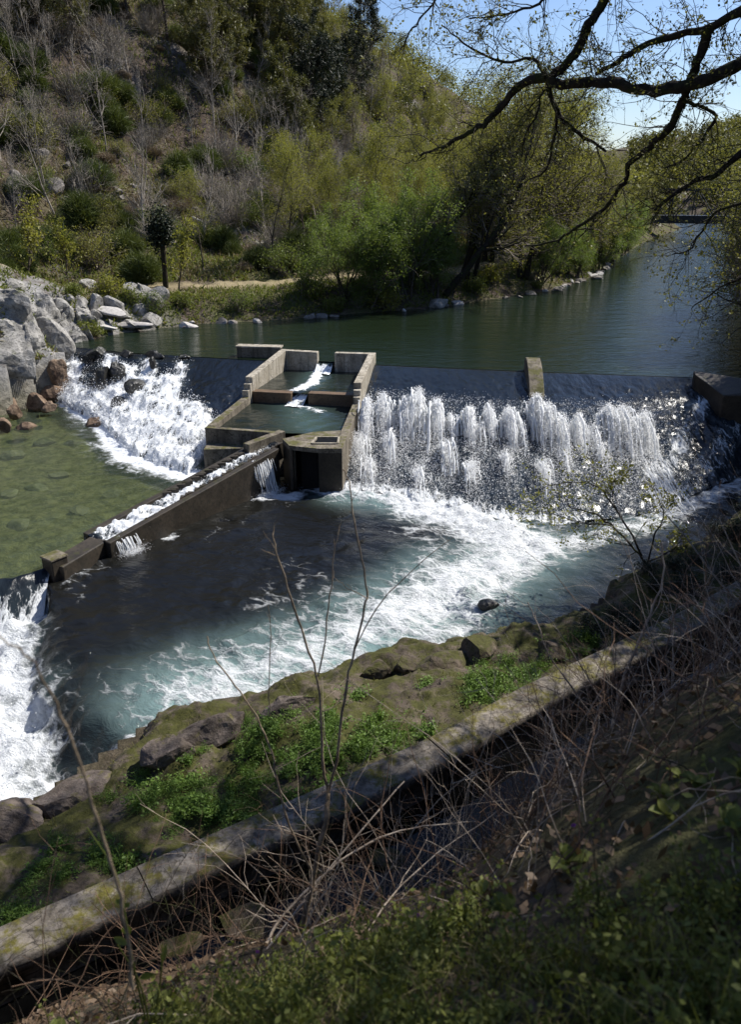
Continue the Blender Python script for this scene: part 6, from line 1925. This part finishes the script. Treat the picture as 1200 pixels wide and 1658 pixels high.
    tag(link('grass', mk_mesh('grass', v, [q, t], [M['near_leaf'], M['dry_grass']], np.concatenate([mi, mi]), False)), 'soft green grass at the very bottom of the near bank', 'grass', kind='stuff')
    # low leafy plants
    def herb(seed):
        e = np.random.default_rng(seed); b = Bag(); m = 12
        dd = e.normal(0, .45, (m, 3)); dd[:, 2] = 1
        p, q = grow(e.normal(0, .03, (m, 3)) * [1, 1, 0], dd, e.uniform(.1, .28, m), np.full(m, .0025), 4, .14, 0, e, .5); b.add(*tubes(p, q, 4))
        cc = np.repeat(p[:, 1:].reshape(-1, 3), 4, 0); cc = cc + e.normal(0, .016, cc.shape)
        b.add(*leaves(cc, .010 + .004 * (seed % 2), e, .55, .9)); return b.mesh('herb', [M['near_leaf']], False)
    hm = [herb(700 + i) for i in range(5)]
    x = g.uniform(-2.5, 4.5, 5000); y = g.uniform(1.0, 6, 5000); dw = -polydist(x, y, WALL)[0]
    ok = (dw > 4.75 + 1.5 * np.clip(x, 0, .95)) & (dw < 6.8) & (np.abs(x / y) < .7)
    x, y = x[ok][:150], y[ok][:150]
    for a, b_ in zip(x, y):
        o = link('herb', hm[g.integers(0, 5)], None, (a, b_, H(a, b_) - .01)); s = g.uniform(.5, 1.1); o.scale = (s, s, s); o.rotation_euler = (g.normal(0, .1), g.normal(0, .1), g.uniform(0, 6.28))
        tag(o, 'small leafy herb in the grass of the near bank', 'herb', 'herbs in the near grass')
    # broad-leaved plants
    def dock(seed):
        e = np.random.default_rng(seed); b = Bag(); m = 9
        for _ in range(m):
            az = e.uniform(0, 6.28); el = e.uniform(.35, 1.2); ln = e.uniform(.05, .12); w_ = ln * e.uniform(.16, .3)
            u = np.array([math.cos(az) * math.cos(el), math.sin(az) * math.cos(el), math.sin(el)]); sd_ = np.array([-math.sin(az), math.cos(az), 0])
            t_ = np.linspace(0, 1, 8)[:, None]; pr_ = np.sin(np.pi * np.clip(t_ * .95 + .02, 0, 1)) ** .8 * w_
            mid = u * ln * t_ + np.array([0, 0, -.45 * ln]) * t_ ** 2.2
            v = np.concatenate([mid - sd_ * pr_ + [0, 0, .01], mid, mid + sd_ * pr_ + [0, 0, .01]]); k_ = np.arange(7)
            b.add(v, np.stack([k_, k_ + 1, 8 + k_ + 1, 8 + k_], 1), np.stack([8 + k_, 8 + k_ + 1, 16 + k_ + 1, 16 + k_], 1))
        return b.mesh('broad_leaf_plant', [M['near_leaf']], True)
    dm = [dock(760 + i) for i in range(4)]
    x = g.uniform(-2.2, 4.5, 4000); y = g.uniform(1.0, 6, 4000); dw = -polydist(x, y, WALL)[0]
    ok = (dw > 4.4 + 1.3 * np.clip(x, 0, .95)) & (dw < 6.7) & (np.abs(x / y) < .7)
    for a, b_ in zip(x[ok][:60], y[ok][:60]):
        o = link('broad_leaf_plant', dm[g.integers(0, 4)], None, (a, b_, H(a, b_) + .03)); s = g.uniform(.5, 1.2); o.scale = (s, s, s); o.rotation_euler = (g.normal(0, .15), g.normal(0, .15), g.uniform(0, 6.28))
        tag(o, 'broad-leaved green plant among the grass and dead stems of the near bank', 'plant', 'broad-leaved plants on the near bank')
    # violets
    for i, (px, py, lb) in enumerate([(670, 1525, 'purple violet standing clear of the grass below the dead branch'), (762, 1518, 'purple violet beside the pale green shoot'), (668, 1480, 'small purple violet up among the bramble stems'), (900, 1505, 'faint purple violet near the middle of the grass'), (785, 1565, 'purple violet low in the grass'), (1185, 1580, 'purple violet at the outer grass edge'), (410, 1540, 'purple violet beside the sapling foot'), (585, 1580, 'purple violet among herbs near the sapling')]):
        Y = 2.6 if px > 600 else 2.5
        p = PY(px, py, Y)
        gz = H(p[0], p[1])
        root = empty('violet', (p[0], p[1], gz)); tag(root, lb, 'flower')
        hgt = max(p[2] - gz, .1)
        q, r = tube1(np.array([(0, 0, 0), (.01, 0, hgt * .6), (.02, 0, hgt)]), .002, .0015); link('stalk', mk_mesh('stalk', *tubes(q[None], r[None], 5), M['near_leaf']), root)
        vs, fs = [], []
        for k in range(5):
            a = k * 1.2566 + .3; u = np.array([math.cos(a), -.25, math.sin(a)]); w = np.array([-math.sin(a), 0, math.cos(a)]); c = np.array([.02, 0, hgt])
            n0 = len(vs); vs += [c, c + u * .007 + w * .005, c + u * .013, c + u * .007 - w * .005]; fs.append([n0, n0 + 1, n0 + 2, n0 + 3])
        link('petals', mk_mesh('petals', vs, fs, [M['purple']], None, False), root)
foreground()
# prototypes never placed stay out of the scene
for kind, l in protos.items():
    for k, pr in enumerate(l):
        if (kind, k) not in used:
            for ch in list(pr.children): bpy.data.objects.remove(ch)
            bpy.data.objects.remove(pr)
